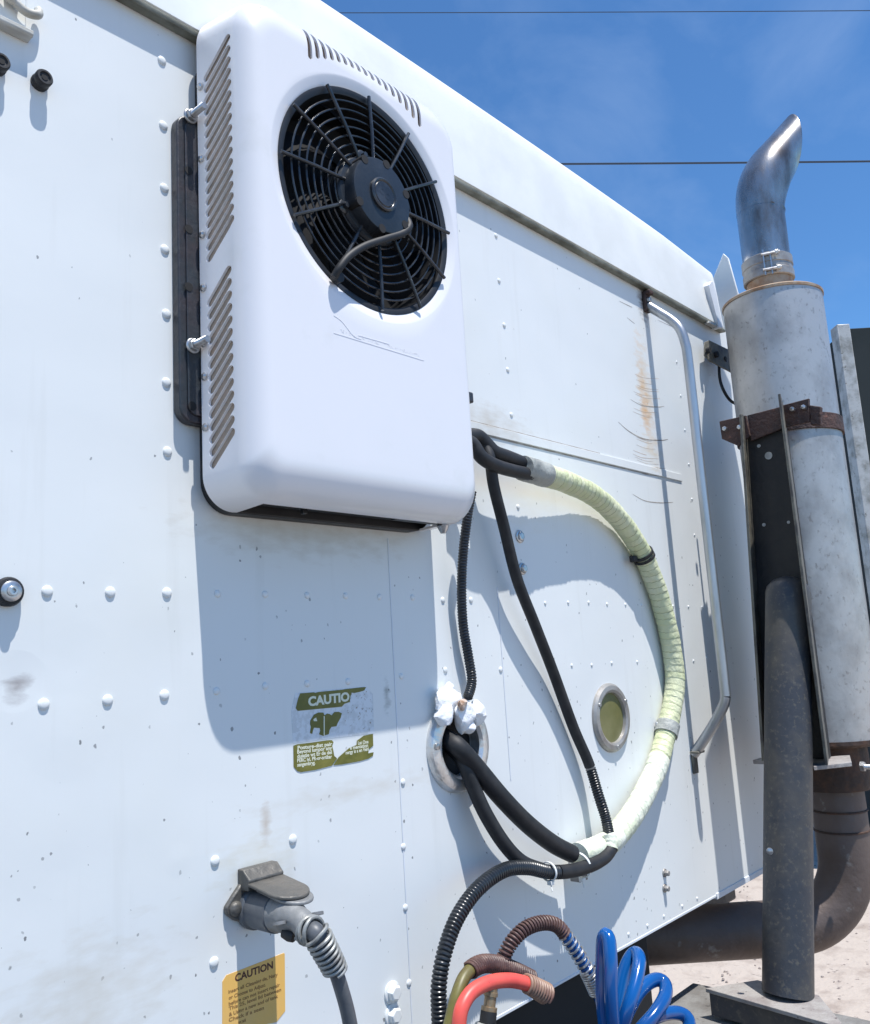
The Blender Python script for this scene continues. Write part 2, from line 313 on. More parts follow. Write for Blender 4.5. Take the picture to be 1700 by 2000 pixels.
def sm(pts, n=8):
    P = [Vector(p) for p in pts]; out = []
    for i in range(len(P)-1):
        p0 = P[max(i-1, 0)]; p1 = P[i]; p2 = P[i+1]; p3 = P[min(i+2, len(P)-1)]
        for k in range(n):
            t = k/n; out.append(0.5*((2*p1)+(-p0+p2)*t+(2*p0-5*p1+4*p2-p3)*t*t+(-p0+3*p1-3*p2+p3)*t**3))
    out.append(P[-1]); return out
def resample(P, step):
    out = [P[0]]; acc = 0.0
    for a, b in zip(P[:-1], P[1:]):
        d = (b-a).length; t = step-acc
        while t <= d: out.append(a.lerp(b, t/d)); t += step
        acc = d-(t-step)
    return out
def bend(px, n=10): return sm([at(*p) for p in px], n)
def corr(mb, P, r, pitch, depth=0.16, n=16):
    Q = resample(P, pitch/6)
    rr = [r*(1-depth*(0.5-0.5*math.cos(2*math.pi*i/6))**2.0*1.0) for i in range(len(Q))]
    return mb.tube(Q, rr, n)
def helix(mb, P, R, pitch, wr, n=7, per=14):
    Q = resample(P, pitch/per); T = [(Q[min(i+1, len(Q)-1)]-Q[max(i-1, 0)]).normalized() for i in range(len(Q))]
    u = T[0].orthogonal().normalized(); H = []
    for i, p in enumerate(Q):
        u = (u-T[i]*u.dot(T[i])).normalized(); q = T[i].cross(u); a = 2*math.pi*i/per
        rad = R[0]+(R[1]-R[0])*i/len(Q) if isinstance(R, tuple) else R
        H.append(p+(u*math.cos(a)+q*math.sin(a))*rad)
    return mb.tube(H, wr, n)
def rrect(x0, x1, z0, z1, rb, rt, n=10):   # rounded rectangle outline, bottom and top radii, anticlockwise seen from the camera
    out = []
    for cx, cz, r, a0 in ((x1-rb, z0+rb, rb, -90), (x1-rt, z1-rt, rt, 0), (x0+rt, z1-rt, rt, 90), (x0+rb, z0+rb, rb, 180)):
        for k in range(n+1):
            a = math.radians(a0+90*k/n); out.append((cx+r*math.cos(a), cz+r*math.sin(a)))
    return out
def text_polys(s, fit=None, bold=0.0):
    c = bpy.data.curves.new('t', 'FONT'); c.body = s; c.size = 1; c.offset = bold; c.resolution_u = 3
    o = bpy.data.objects.new('t', c); col.objects.link(o); bpy.context.view_layer.update()
    me = bpy.data.meshes.new_from_object(o.evaluated_get(bpy.context.evaluated_depsgraph_get()))
    vs = [Vector((v.co.x, v.co.y, 0)) for v in me.vertices]; fs = [tuple(p.vertices) for p in me.polygons]
    bpy.data.objects.remove(o); bpy.data.meshes.remove(me); bpy.data.curves.remove(c)
    return vs, fs
def put_text(mb, s, org, ux, uz, size, width=None, bold=0.0, jit=0.0):
    vs, fs = text_polys(s, bold=bold)
    x0 = min(v.x for v in vs); x1 = max(v.x for v in vs); kx = size if width is None else width/(x1-x0)
    org = Vector(org); ux = Vector(ux); uz = Vector(uz)
    mb.add([org+ux*((v.x-x0)*kx)+uz*(v.y*size) for v in vs], fs)
X1, Z1 = Vector((1, 0, 0)), Vector((0, 0, 1))
OUT = Vector((0, -1, 0))

# ------------------------------------------------------------------ setting
GZ = -2.3
def ground():
    mb = MB(); n = 90; S = 14.0; c = Vector((7, 2, 0))
    for i in range(n+1):
        for j in range(n+1):
            x = c.x+(i/n-.5)*2*S; y = c.y+(j/n-.5)*2*S
            e = min(i, n-i, j, n-j)/n*6
            mb.v.append(Vector((x, y, GZ+(random.gauss(0, .012) if e > 0.3 else 0))))
    for i in range(n):
        for j in range(n): mb.f.append((i*(n+1)+j, (i+1)*(n+1)+j, (i+1)*(n+1)+j+1, i*(n+1)+j+1)); mb.smooth.append(True)
    # outer skirt to the horizon
    x0, x1, y0, y1 = c.x-S, c.x+S, c.y-S, c.y+S; B = 1500
    mb.add([(-B, -B, GZ), (B, -B, GZ), (B, B, GZ), (-B, B, GZ), (x0, y0, GZ), (x1, y0, GZ), (x1, y1, GZ), (x0, y1, GZ)],
           [(0, 1, 5, 4), (1, 2, 6, 5), (2, 3, 7, 6), (3, 0, 4, 7)])
    m = mat('pale_gravel', (0.44, 0.375, 0.315), 0.9, c2=(0.32, 0.26, 0.215), ns=5, lo=0.5, hi=0.68, c3=(0.14, 0.11, 0.10), ns3=17, lo3=0.63, hi3=0.72, bump=1.0, bs=26, stretch=(1, 1, 1))
    o = mesh_obj('ground', mb, m); tag(o, None, None, kind='structure'); return o
ground()
# loose stones on the gravel, seen past the post
mb = MB()
for i in range(2600):
    x = random.uniform(4.2, 12.5); y = random.uniform(-0.6, 4.6); r = random.uniform(.004, .014)*(1+0.8*(random.random() > .96))
    vs = []; 
    for a, b_ in ((0, 0.35), (1, .3), (2, .4), (3, .3), (4, .35)):
        an = a*1.257+random.uniform(-.3, .3); vs.append((x+r*math.cos(an)*random.uniform(.8, 1.3), y+r*math.sin(an)*random.uniform(.8, 1.3), GZ-.002))
    vs2 = [(x+(v[0]-x)*.6, y+(v[1]-y)*.6, GZ+r*random.uniform(.4, .8)) for v in vs]
    mb.add(vs+vs2, [tuple(range(5, 10))]+[(k, (k+1) % 5, 5+(k+1) % 5, 5+k) for k in range(5)])
o = mesh_obj('loose_stones', mb, mat('stone', (0.34, 0.285, 0.25), 0.85, c2=(0.20, 0.165, 0.145), ns=4)); tag(o, None, None, kind='stuff')

# ------------------------------------------------------------------ truck cab
WX0, WX1, WZ0, WZ1 = -1.7, 3.42, -0.80, 1.262
cab = thing('truck_cab', 'white riveted rear wall of a truck sleeper cab with a drip rail and roof cap', 'truck cab', (0, 0, 0))
hx, hz, hr = at(893, 1458).x, -0.198, 0.070
mb = MB()
# rear sheet with a round pass-through hole
N = 48
ring = [Vector((hx+hr*math.cos(2*math.pi*k/N), 0, hz+hr*math.sin(2*math.pi*k/N))) for k in range(N)]
ringb = [v+Vector((0, .03, 0)) for v in ring]
sq = []
for k in range(N):
    a = 2*math.pi*k/N; cc, ss = math.cos(a), math.sin(a); t = 0.14/max(abs(cc), abs(ss)); sq.append(Vector((hx+cc*t, 0, hz+ss*t)))
mb.add(ring+sq+ringb, [(k, (k+1) % N, N+(k+1) % N, N+k) for k in range(N)]+[(k, 2*N+k, 2*N+(k+1) % N, (k+1) % N) for k in range(N)])
x0, x1, z0, z1 = hx-.14, hx+.14, hz-.14, hz+.14
for a, b in (((WX0, WZ0), (x0, WZ1)), ((x1, WZ0), (WX1, WZ1)), ((x0, WZ0), (x1, z0)), ((x0, z1), (x1, WZ1))):
    mb.add([(a[0], 0, a[1]), (b[0], 0, a[1]), (b[0], 0, b[1]), (a[0], 0, b[1])], [(0, 1, 2, 3)])
wall = mesh_obj('rear_wall', mb, 'wall', cab)
mb = MB(); mb.span((WX0, .03, WZ0+.01), (WX1-.002, 2.4, WZ1-.002)); mesh_obj('cab_body', mb, 'whiteplate', cab, bevel=.02)
mb = MB(); mb.lathe([(.0, .02), (.085, .02), (.085, .03)], (hx, 0.0, hz), (0, 1, 0), 32)
mesh_obj('hole_backing', mb, 'dark', cab)
# bottom hem of the sheet
mb = MB(); mb.span((WX0, -.0015, WZ0-.004), (2.765, .03, WZ0+.003)); mb.span((2.767, -.003, WZ0-.012), (WX1, .03, WZ0+.006)); mesh_obj('bottom_hem', mb, 'seam', cab, bevel=.001)
# drip rail
mb = MB(); prof = [(0.0, 1.240), (-.0225, 1.238), (-.0245, 1.241), (-.0245, 1.249), (0.0, 1.252)]
mb.prism([(WX0, y, z) for y, z in prof], (3.335-WX0, 0, 0)); mesh_obj('drip_rail', mb, 'lip', cab, bevel=.001)
# roof cap: bulged panel above the rail
mb = MB(); ns = 60; rows = []
for i in range(ns+1):
    X = WX0+(3.32-WX0)*i/ns
    top = 1.548-0.011*(X-1.55)**2 if X < 1.55 else 1.548-0.0095*(X-1.55)**2-0.03*max(0, X-2.9)
    yo = -.024
    prof = [(0.0, 1.2525), (yo+.003, 1.2525), (yo, 1.2545), (yo, 1.262), (yo+.014, top-.06), (yo+.020, top-.018), (yo+.025, top-.006), (yo+.034, top), (1.0, top+.03), (2.4, top-.1)]
    rows.append([(X, y, z) for y, z in prof])
m_ = len(rows[0]); mb.add([p for r in rows for p in r], [(i*m_+j, (i+1)*m_+j, (i+1)*m_+j+1, i*m_+j+1) for i in range(ns) for j in range(m_-1)], True)
mb.add(rows[-1], [tuple(range(m_))]); mb.add(rows[0], [tuple(range(m_))])
mesh_obj('roof_cap', mb, 'whiteplate', cab)
mb = MB(); p = [at(1385, 556, .035), at(1392, 548, .035), at(1399, 570, .035), at(1413, 640, .035), at(1405, 640, .035)]
mb.prism(p, (0, .03, 0)); mesh_obj('cap_end_trim', mb, 'seam', cab, bevel=.002)
mb = MB(); mb.prism([at(1386, 626, .03), at(1412, 636, .03), at(1411, 642, .03), at(1384, 630, .03)], (0, .02, 0)); mesh_obj('rail_end_plate', mb, 'galv', cab, bevel=.002)
# side wing of the roof cap
mb = MB(); q = [atX(1384, 566, 3.46), atX(1413, 494, 3.46), atX(1423, 503, 3.46), atX(1450, 600, 3.46), atX(1440, 690, 3.46), atX(1412, 690, 3.46)]
mb.prism(q, (.02, 0.004, 0)); mesh_obj('side_wing', mb, 'whiteplate', cab, bevel=.003)
# seams
def strip(mb, a, b, w_, t=.0012):
    a = Vector(a); b = Vector(b); d = (b-a).normalized(); s_ = d.cross(OUT).normalized()*w_/2
    mb.prism([a-s_, b-s_, b+s_, a+s_], OUT*t)
def seam(a, b, w_, m='seam', t=.0012):
    mb = MB(); strip(mb, a, b, w_, t); mesh_obj('seam', mb, m, cab)
sx = at(975, 1200).x
seam((sx, 0, .17), (sx, 0, -.30), .0035)
sx = at(790, 1700).x
seam((sx, 0, .27), (sx, 0, -.79), .003)
mb = MB(); mb.span((1.50, -.004, .566), (2.84, -.0001, .592)); bt = mesh_obj('batten', mb, 'wall', cab, bevel=.0012)
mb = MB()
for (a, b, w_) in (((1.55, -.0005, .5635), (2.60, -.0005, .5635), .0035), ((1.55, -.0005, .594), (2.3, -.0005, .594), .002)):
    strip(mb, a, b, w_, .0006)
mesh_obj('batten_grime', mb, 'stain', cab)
# arcs scuffed by the swinging rail, rust ticks
mb = MB(); mr = MB()
def arc(mbx, pts, w_):
    P = sm([at(*p) for p in pts], 8)
    for i, (a, b) in enumerate(zip(P[:-1], P[1:])):
        k = 1-abs(2*i/len(P)-1)**2
        strip(mbx, a, b, w_*.62*(.25+.75*k), .0004)
for pts, w_ in (([(1208, 824), (1230, 843), (1258, 857), (1290, 860), (1305, 858)], .007), ([(1236, 965), (1260, 978), (1290, 982), (1315, 981)], .005),
                ([(1235, 915), (1260, 926), (1290, 929), (1320, 927)], .005), ([(1232, 780), (1255, 792), (1285, 795), (1298, 793)], .004),
                ([(1210, 588), (1235, 600)], .004), ([(1225, 620), (1240, 632)], .003), ([(1285, 625), (1318, 640)], .003), ([(1240, 906), (1262, 912), (1300, 915)], .003)):
    mb = MB(); arc(mb, pts, w_); mesh_obj('scuff_arc', mb, 'stain', cab)
for i in range(34):
    y = 728+i*5.6+random.uniform(-1.5, 1.5); x = 1236+random.uniform(0, 12)
    if 815 < y < 850: continue
    if random.random() < .3: continue
    arc(mr, [(x, y-4), (x+18, y+3), (x+random.uniform(26, 52), y+5)], random.uniform(.0008, .0024))
mesh_obj('rust_ticks', mr, 'ruststain', cab)

# rivets
def dome(r, hh, seg=14):
    mb = MB(); mb.lathe([(r, 0), (r*.97, hh*.35), (r*.8, hh*.72), (r*.45, hh*.95), (0.0001, hh)], (0, 0, 0), OUT, seg); return mb
def base_mesh(name, mb, m):
    o = mesh_obj(name, mb, m); me = o.data; bpy.data.objects.remove(o); return me
RB = base_mesh('rivet', dome(.0092, .0042), 'rivet'); RS = base_mesh('rivet', dome(.0070, .0032), 'rivet'); RT = base_mesh('rivet', dome(.0050, .0028), 'rivet')
def rivet(px, py, me):
    o = bpy.data.objects.new('rivet', me); col.objects.link(o); o.parent = cab; o.location = at(px, py)*K
for p in ((316, 118), (319, 245), (321, 367), (322, 487), (325, 613), (325, 747), (327, 882), (85, 1376), (210, 1368), (321, 1358), (92, 1155), (215, 1157), (326, 1158),
          (420, 1682), (418, 1880), (572, 1640)): rivet(*p, RB)
for p in ((425, 1160), (518, 1161), (600, 1163), (675, 1164), (741, 1166), (806, 1167), (423, 1350), (518, 1340), (600, 1335), (680, 1331), (784, 1321),
          (865, 1172), (920, 1172), (870, 1309), (978, 1308), (969, 460), (975, 548), (985, 635), (992, 722), (999, 810), (1012, 990),
          (787, 1528), (788, 1654), (792, 1773), (799, 1920)): rivet(*p, RS)
for p in ((1065, 1178), (1110, 1177), (1150, 1177), (1186, 1180), (1222, 1181), (1254, 1182), (1315, 1184), (1345, 1185), (1372, 1186),
          (1117, 1300), (1156, 1299), (1195, 1295), (1245, 1293), (1328, 1290), (1355, 1291), (1381, 1285), (1322, 707), (1330, 773), (1338, 840), (1346, 907), (1352, 975),
          (1357, 1045), (960, 838), (1040, 860), (1120, 880), (1195, 896), (1362, 1755), (1333, 1770), (1297, 1790), (1265, 1808), (1228, 1825), (1195, 1848)): rivet(*p, RT)
# painted bolts in pairs, grey bolts by the hose
def bolt(px, py, r, m, tall=.014, washer=True):
    p = at(px, py); mb = MB()
    if washer: mb.lathe([(r*1.35, 0), (r*1.35, .003), (r*1.2, .004)], p, OUT, 20)
    mb.lathe([(r, .003), (r, tall*.8), (r*.8, tall)], p, OUT, 6, smooth=False)
    mesh_obj('bolt', mb, m, cab, bevel=.001)
bolt(765, 1938, .0155, 'rivet', .016); bolt(766, 1982, .0155, 'rivet', .016)
bolt(1298, 1705, .009, 'ringgrey', .016); bolt(1298, 1735, .009, 'ringgrey', .016)
bolt(1015, 1048, .013, 'zinc', .01); bolt(1020, 1111, .012, 'zinc', .012)

# ------------------------------------------------------------------ rooftop style air conditioner hung on the wall
ac = thing('air_conditioner', 'large white wall-hung air conditioner with a round black fan grille', 'air conditioner', (1.17, 0, .28))
AX0, AX1, AZ0, AZ1 = .866, 1.502, .287, 1.300
HB, HF = .030, .165
FCX, FCZ, FR = 1.198, .951, .2395
def outline(inl, inr, inb, int_, rb, rt):
    return rrect(AX0+inl, AX1-inr, AZ0+inb, AZ1-int_, rb, rt, 14)
def densify(o, per=6):
    out = []
    for a, b in zip(o, o[1:]+o[:1]):
        d = math.hypot(a[0]-b[0], a[1]-b[1]); k = max(1, int(d/.02))
        for i in range(k): out.append((a[0]+(b[0]-a[0])*i/k, a[1]+(b[1]-a[1])*i/k))
    return out
base_o = outline(0, 0, 0, 0, .062, .088)
NB = len(base_o)
loops = []
levels = [(HB, 0.0)] + [(HB+(.108-HB)*t, t) for t in (.25, .5, .75, 1.0)]
ref = densify(base_o); cnt = []
for a, b in zip(base_o, base_o[1:]+base_o[:1]): cnt.append(max(1, int(math.hypot(a[0]-b[0], a[1]-b[1])/.02)))
def dens(o):
    out = []
    for (a, b), k in zip(zip(o, o[1:]+o[:1]), cnt):
        for i in range(k): out.append((a[0]+(b[0]-a[0])*i/k, a[1]+(b[1]-a[1])*i/k))
    return out
for h, t in levels: loops.append([(x, -h, z) for x, z in dens(outline(.013*t, .004*t, .003*t, .004*t, .062, .088))])
for k in range(1, 13):
    a = math.radians(90*k/12); q = 1-math.cos(a); h = .108+(HF-.108)*math.sin(a)
    loops.append([(x, -h, z) for x, z in dens(outline(.013+.046*q, .004+.030*q, .003+.077*q, .004+.076*q, .062-.030*q, .090-.045*q))])
edge = loops[-1]
def circ(r, h): 
    out = []
    for x, y, z in edge:
        a = math.atan2(z-FCZ, x-FCX); out.append((FCX+r*math.cos(a), -h, FCZ+r*math.sin(a)))
    return out
# clean flat front from the rounded edge in to the dish
RD = .264
for t in (.06, .3, .6, .9):
    c_ = circ(RD, HF); loops.append([tuple(e[i]+(c_[j][i]-e[i])*t for i in range(3)) for j, e in enumerate(edge)])
loops.append(circ(RD, HF))
for r, d in ((.262, .0004), (.259, .0012), (.255, .0025), (.250, .004), (.246, .0055), (.242, .007), (FR+.0005, .009), (FR, .012), (FR, .03), (FR, .045)): loops.append(circ(r, HF-d))
mb = MB(); n = len(edge)
mb.add([p for l in loops for p in l], [(i*n+k, i*n+(k+1) % n, (i+1)*n+(k+1) % n, (i+1)*n+k) for i in range(len(loops)-1) for k in range(n)], True)
cover = mesh_obj('cover', mb, 'cover', ac)
sol = cover.modifiers.new('s', 'SOLIDIFY'); sol.thickness = .005*K; sol.offset = -1
cut = MB()
def capsule(cut, p, q, w_, ax, depth):   # slot from p to q, cut along ax
    p = Vector(p); q = Vector(q); d = (q-p).normalized(); ax = Vector(ax).normalized(); s_ = d.cross(ax).normalized(); pts = []
    for k in range(7): a = math.radians(-90+30*k); pts.append(q+d*math.cos(a)*w_+s_*math.sin(a)*w_)
    for k in range(7): a = math.radians(90+30*k); pts.append(p+d*math.cos(a)*w_+s_*math.sin(a)*w_)
    cut.prism([v-ax*depth/2 for v in pts], ax*depth)
zs = []
for ytop in [62+i*22.6 for i in range(17)]: zs.append(ytop)
for ytop in [524+i*24.7 for i in range(14)]: zs.append(ytop)
for i, yt in enumerate(zs):
    up = atX(441 if i < 17 else 436, yt, AX0+.002); up = Vector((AX0, -.114 if i < 17 else -.104, up.z))
    dn = Vector((AX0, -.055, up.z-.058 if i < 17 else up.z-.050))
    capsule(cut, dn, up, .0078, (1, 0, 0), .07)
NS = 17
for i in range(NS):
    X = 1.041+(1.362-1.041)*i/(NS-1); rr_ = .298
    zb = FCZ+math.sqrt(max(0, rr_**2-(X-FCX)**2)); zt = 1.32
    capsule(cut, (X, -.155, zb), (X, -.155, zt), .0056, (0, 1, 0), .09)
cut.span((.936, -.112, .25), (1.428, -.02, .31))
cobj = mesh_obj('cutter', cut, 'cover', ac)
bo = cover.modifiers.new('b', 'BOOLEAN'); bo.object = cobj; bo.operation = 'DIFFERENCE'; bo.solver = 'EXACT'
bpy.context.view_layer.update()
me = bpy.data.meshes.new_from_object(cover.evaluated_get(bpy.context.evaluated_depsgraph_get()))
print('cover verts', len(cover.data.vertices), '->', len(me.vertices))
cover.modifiers.clear(); cover.data = me
for p_ in me.polygons: p_.use_smooth = True
sharpen(me, 32)
bpy.data.objects.remove(cobj)
# rear housing, inner parts
mb = MB(); mb.prism([(x, 0, z) for x, z in rrect(.879, 1.472, .286, 1.19, .06, .03)], (0, -.033, 0)); mesh_obj('rear_housing', mb, 'black', ac, bevel=.003)
mb = MB(); mb.prism([(.8732, -.036, .33), (.8862, -.108, .33), (.8950, -.124, .33), (.915, -.124, .33), (.915, -.036, .33)], (0, 0, .89)); mesh_obj('condenser_coil', mb, 'coil', ac)
mb = MB(); mb.span((.93, -.150, 1.205), (1.44, -.05, 1.262)); mesh_obj('upper_coil', mb, 'coil', ac)
mb = MB(); mb.span((.92, -.05, .315), (1.45, -.036, 1.195)); mesh_obj('inner_plate', mb, 'dark', ac)
mb = MB(); mb.span((.94, -.107, .302), (1.425, -.04, .309)); mb.span((1.28, -.11, .291), (1.424, -.09, .2995)); mb.span((1.05, -.085, .287), (1.06, -.075, .3)); mesh_obj('drain_pan', mb, 'black', ac, bevel=.001)
mb = MB(); mb.lathe([(.012, 0), (.014, .004), (.006, .02)], (1.426, -.105, .291), (0, 0, -1), 12); mesh_obj('drain_screw', mb, 'zinc', ac)
mb = MB()
capP = [at(640, 973, .125), at(596, 972, .125)]
mb.tube([capP[1], capP[0]], .006, 8); mesh_obj('drain_slot', mb, 'dark', ac)
# flange screws on the left side
for py in (165, 308, 455, 560, 670, 735, 835):
    p = atX(396 if py < 400 else 401, py, AX0); mb = MB(); mb.lathe([(.0075, 0), (.0075, .003), (.004, .006)], (AX0+.0005, -.041, p.z), (-1, 0, 0), 10); mesh_obj('screw', mb, 'zinc', ac)
# shroud, grille
mb = MB(); mb.lathe([(FR-.0015, -.012), (FR+.003, .0), (FR+.002, .003), (FR-.004, .0035), (FR-.012, .0), (FR-.019, -.05), (FR-.019, -.116), (FR-.0015, -.116)], (FCX, -HF+.009, FCZ), OUT, 96, closed=True)
mesh_obj('fan_shroud', mb, 'black', ac)
G = HF-.002
def cpt(r, a, h=G): return Vector((FCX+r*math.cos(a), -h, FCZ+r*math.sin(a)))
mb = MB()
for i in range(8):
    r = .212-i*.0185
    mb.tube([cpt(r, 2*math.pi*k/96, G-.002) for k in range(97)], .0022, 6, cap=False)
spk = [((636, 165), (697, 300)), ((718, 188), (728, 283)), ((797, 260), (768, 317)), ((852, 355), (801, 368)), ((878, 458), (812, 420)), ((866, 544), (801, 460)), ((818, 599), (774, 476)),
       ((744, 596), (740, 484)), ((652, 539), (705, 442)), ((574, 421), (671, 396)), ((545, 296), (669, 348)), ((570, 204), (680, 318))]
for a, b in spk:
    A = at(*a, G); B = at(*b, G); v = Vector((A.x-FCX, 0, A.z-FCZ)); A = Vector((FCX, 0, FCZ))+v.normalized()*(FR+.001)+OUT*(G+.004)
    bb = Vector((B.x-FCX, 0, B.z-FCZ)).normalized()*.072; B = Vector((FCX, 0, FCZ))+bb+OUT*(G+.004)
    # keep the lean of each spoke
    mb.tube([A, A.lerp(B, .5)+OUT*.002, B], .0038, 8)
mesh_obj('fan_guard', mb, 'guard', ac)
# motor
mo = Vector((FCX, 0, FCZ)); oc = mo+OUT*(HF-.03)
mb = MB(); mb.lathe([(.093, -.03), (.095, .025), (.091, .031), (.079, .033)], oc, OUT, 56); mesh_obj('motor_plate', mb, 'motor', ac)
mb = MB(); mb.lathe([(.080, .0), (.082, .052), (.0795, .059), (.076, .060), (.024, .0605)], oc, OUT, 56)
mot = mesh_obj('fan_motor', mb, 'motor', ac)
mb = MB(); mb.lathe([(.036, .060), (.036, .065), (.0325, .067), (.030, .0665), (.028, .0645), (.026, .0665), (.0245, .0665)], oc, OUT, 40)
put_text(mb, 'C', oc+OUT*.067+Vector((-.015, 0, -.004)), X1, Z1, .019); put_text(mb, 'C', oc+OUT*.067+Vector((.000, 0, -.010)), X1, Z1, .019)
sub(mot, 'badge', mb, 'guard')
for a in (128, 78, 22, -35, -95, -150):
    c = oc+Vector((math.cos(math.radians(a)), 0, math.sin(math.radians(a))))*.077; mb = MB(); mb.lathe([(.0095, .0), (.0095, .0608)], c, OUT, 14)
    sub(mot, 'vent_notch', mb, 'dark')
for a in (105, -152, -25):
    c = oc+Vector((math.cos(math.radians(a)), 0, math.sin(math.radians(a))))*.094; mb = MB(); mb.lathe([(.014, -.01), (.014, .03), (.009, .033)], c, OUT, 14); mb.lathe([(.0065, .03), (.006, .041)], c, OUT, 6, smooth=False)
    mesh_obj('mount_lug', mb, 'guard', ac)
# blades
for k in range(7):
    a0 = 2*math.pi*k/7+.3; vs = []; nr = 8
    for i in range(nr+1):
        r = .07+.145*i/nr; sw = .55*(i/nr)**1.3; wd = .30+.10*i/nr
        vs += [cpt(r, a0+sw, .108), cpt(r, a0+sw+wd, .140)]
    mb = MB(); mb.add(vs, [(2*i, 2*i+1, 2*i+3, 2*i+2) for i in range(nr)], True); mb.add([v+OUT*.003 for v in vs], [(2*i, 2*i+1, 2*i+3, 2*i+2) for i in range(nr)], True)
    mesh_obj('fan_blade', mb, 'blade', ac)
cb = bend([(795, 428, .176), (800, 442, .188), (786, 456, .190), (752, 467, .190), (712, 481, .190), (682, 500, .190), (664, 522, .186), (653, 541, .176)], 8)
mb = MB(); mb.tube(cb, .0078, 12); mesh_obj('motor_cable', mb, 'rubber', ac)
mb = MB(); mb.lathe([(.012, 0), (.012, .015)], at(654, 544, .165), OUT, 16); mesh_obj('cable_clip', mb, 'rubber', ac)
# ghost of a removed badge on the front
mb = MB(); strip(mb, at(652, 650, HF), at(828, 704, HF), .0016, .0005); strip(mb, at(700, 655, HF), at(760, 672, HF), .001, .0005)
arc_p = sm([at(652, 616, HF), at(668, 628, HF), at(690, 655, HF), at(706, 663, HF)], 6)
for a, b in zip(arc_p[:-1], arc_p[1:]): strip(mb, a, b, .001, .0005)
for i in range(70):
    t = random.random(); x = 665+t*155; y = 652+t*45-random.uniform(2, 10)*(1-t*.5)
    p = at(x, y, HF+.0004); mb.lathe([(.0008, 0), (.0006, .0003)], p, OUT, 5)
mesh_obj('badge_residue', mb, 'faint', ac)

# ------------------------------------------------------------------ mounting bracket left of the unit
br = thing('mounting_bracket', 'black steel slotted bracket with two long bolts left of the air conditioner', 'bracket', (.86, 0, .46))
bx0 = at(338, 500, .02).x+.004
mb = MB()
zt = at(350, 212, .03).z; zb = at(360, 822, .025).z
mb.prism([(x, 0, z) for x, z in rrect(.826, 1.0, zb, zt, .028, .028)], (0, -.022, 0)); mesh_obj('back_plate', mb, 'bracket', br, bevel=.003)
mb = MB(); mb.prism([(x, -.022, z) for x, z in rrect(.841, .99, zb+.014, zt-.012, .02, .02)], (0, -.004, 0)); mesh_obj('raised_rib', mb, 'bracket', br, bevel=.0015)
for py in (333, 447, 560, 793):
    p = at(369 if py < 600 else 376, py, .0265); mb = MB(); mb.lathe([(.0085, 0), (.0085, .0006)], p, OUT, 18); mesh_obj('bolt_hole', mb, 'dark', br)
for (px, py, qx, qy) in ((371, 228, 388, 204), (376, 676, 396, 662)):
    a = at(px, py, .026); r = ray(qx, qy); b_ = Vector((a.x, -.075, a.z)); mb = MB()
    mb.lathe([(.014, 0), (.015, .003), (.013, .005)], a, OUT, 18); mb.lathe([(.0115, .004), (.0115, .012), (.010, .013)], a, OUT, 6, smooth=False)
    nut = mesh_obj('nut', mb, 'zinc', br, bevel=.0008)
    mb = MB(); Q = [a+OUT*(.012+.00025*k) for k in range(0, 150)]; mb.tube(Q, [.0062+.0005*math.cos(k*2*math.pi/6) for k in range(150)], 12); mesh_obj('stud', mb, 'zinc', br)

# right hand bracket tab peeping out behind the unit
t = thing('bracket_tab', 'small dark bracket tab sticking out right of the air conditioner above the hoses', 'bracket', at(921, 790, 0))
mb = MB(); c = at(917, 778, .02); mb.box((c.x-.02, -.02, c.z), (.05, .022, .028)); mesh_obj('tab', mb, 'bracket', t, bevel=.004)

# ------------------------------------------------------------------ hoses
def hose_thing(name, label, cat, pts, r, m, n=14, part='hose', group=None, corrug=None, step=.006):
    P = bend(pts, 12); t = thing(name, label, cat, P[-1], group); mb = MB()
    if corrug: corr(mb, P, r, corrug, .15, n)
    else: mb.tube(resample(P, step), r, n)
    mesh_obj(part, mb, m, t); return t, P
# taped refrigerant bundle
tp = [(1022, 914, .072), (1060, 926, .069), (1110, 943, .060), (1160, 968, .048), (1200, 1003, .040), (1235, 1048, .036), (1262, 1096, .034), (1285, 1155, .034), (1303, 1220, .034), (1316, 1290, .034),
      (1318, 1350, .034), (1304, 1422, .030), (1283, 1498, .034), (1250, 1567, .045), (1213, 1622, .052), (1180, 1652, .055), (1130, 1672, .052)]
P = resample(bend(tp, 14), .0022)
th = thing('insulated_hose', 'thick pale yellow tape-wrapped hose curving down the cab wall right of the air conditioner', 'hose', P[-1])
def tape_rad(pitch, r, seed):
    rnd = random.Random(seed); jit = [rnd.uniform(-.5, .5) for _ in range(900)]
    def f(i, a):
        s_ = i*.0022/pitch+a/(2*math.pi); k = int(s_) % 900; fr = s_-int(s_)
        return r*(1+.035*(fr-.5)+.03*jit[k]+.012*math.sin(3*a+k))
    return f
nseg = len(P); cutA = int(nseg*.052); cutB = int(nseg*.72)
def taped(name, Q, pitch, r_, seed, mats):
    mb = MB(); mb.tube(Q, tape_rad(pitch, r_, seed), 36); o = mesh_obj(name, mb, mats[0], th, weld=True); rnd = random.Random(seed+50); pick = [rnd.random() for _ in range(900)]
    for q in mats[1:]: o.data.materials.append(M_[q])
    nb = (len(Q)-1)*36
    if len(o.data.polygons) >= nb:
        for p_ in o.data.polygons[:nb]:
            i, k = divmod(p_.index, 36); s_ = i*.0022/pitch+(k+.5)/36; f_ = s_-int(s_); kk = int(s_) % 900
            p_.material_index = 2 if (f_ < .10 and pick[kk] > .25) else (1 if pick[kk] > .55 else 0)
    return o
taped('tape_wrap', P[cutA:cutB+1], .022, .0305, 1, ('tape', 'tapeb', 'tapeseam'))
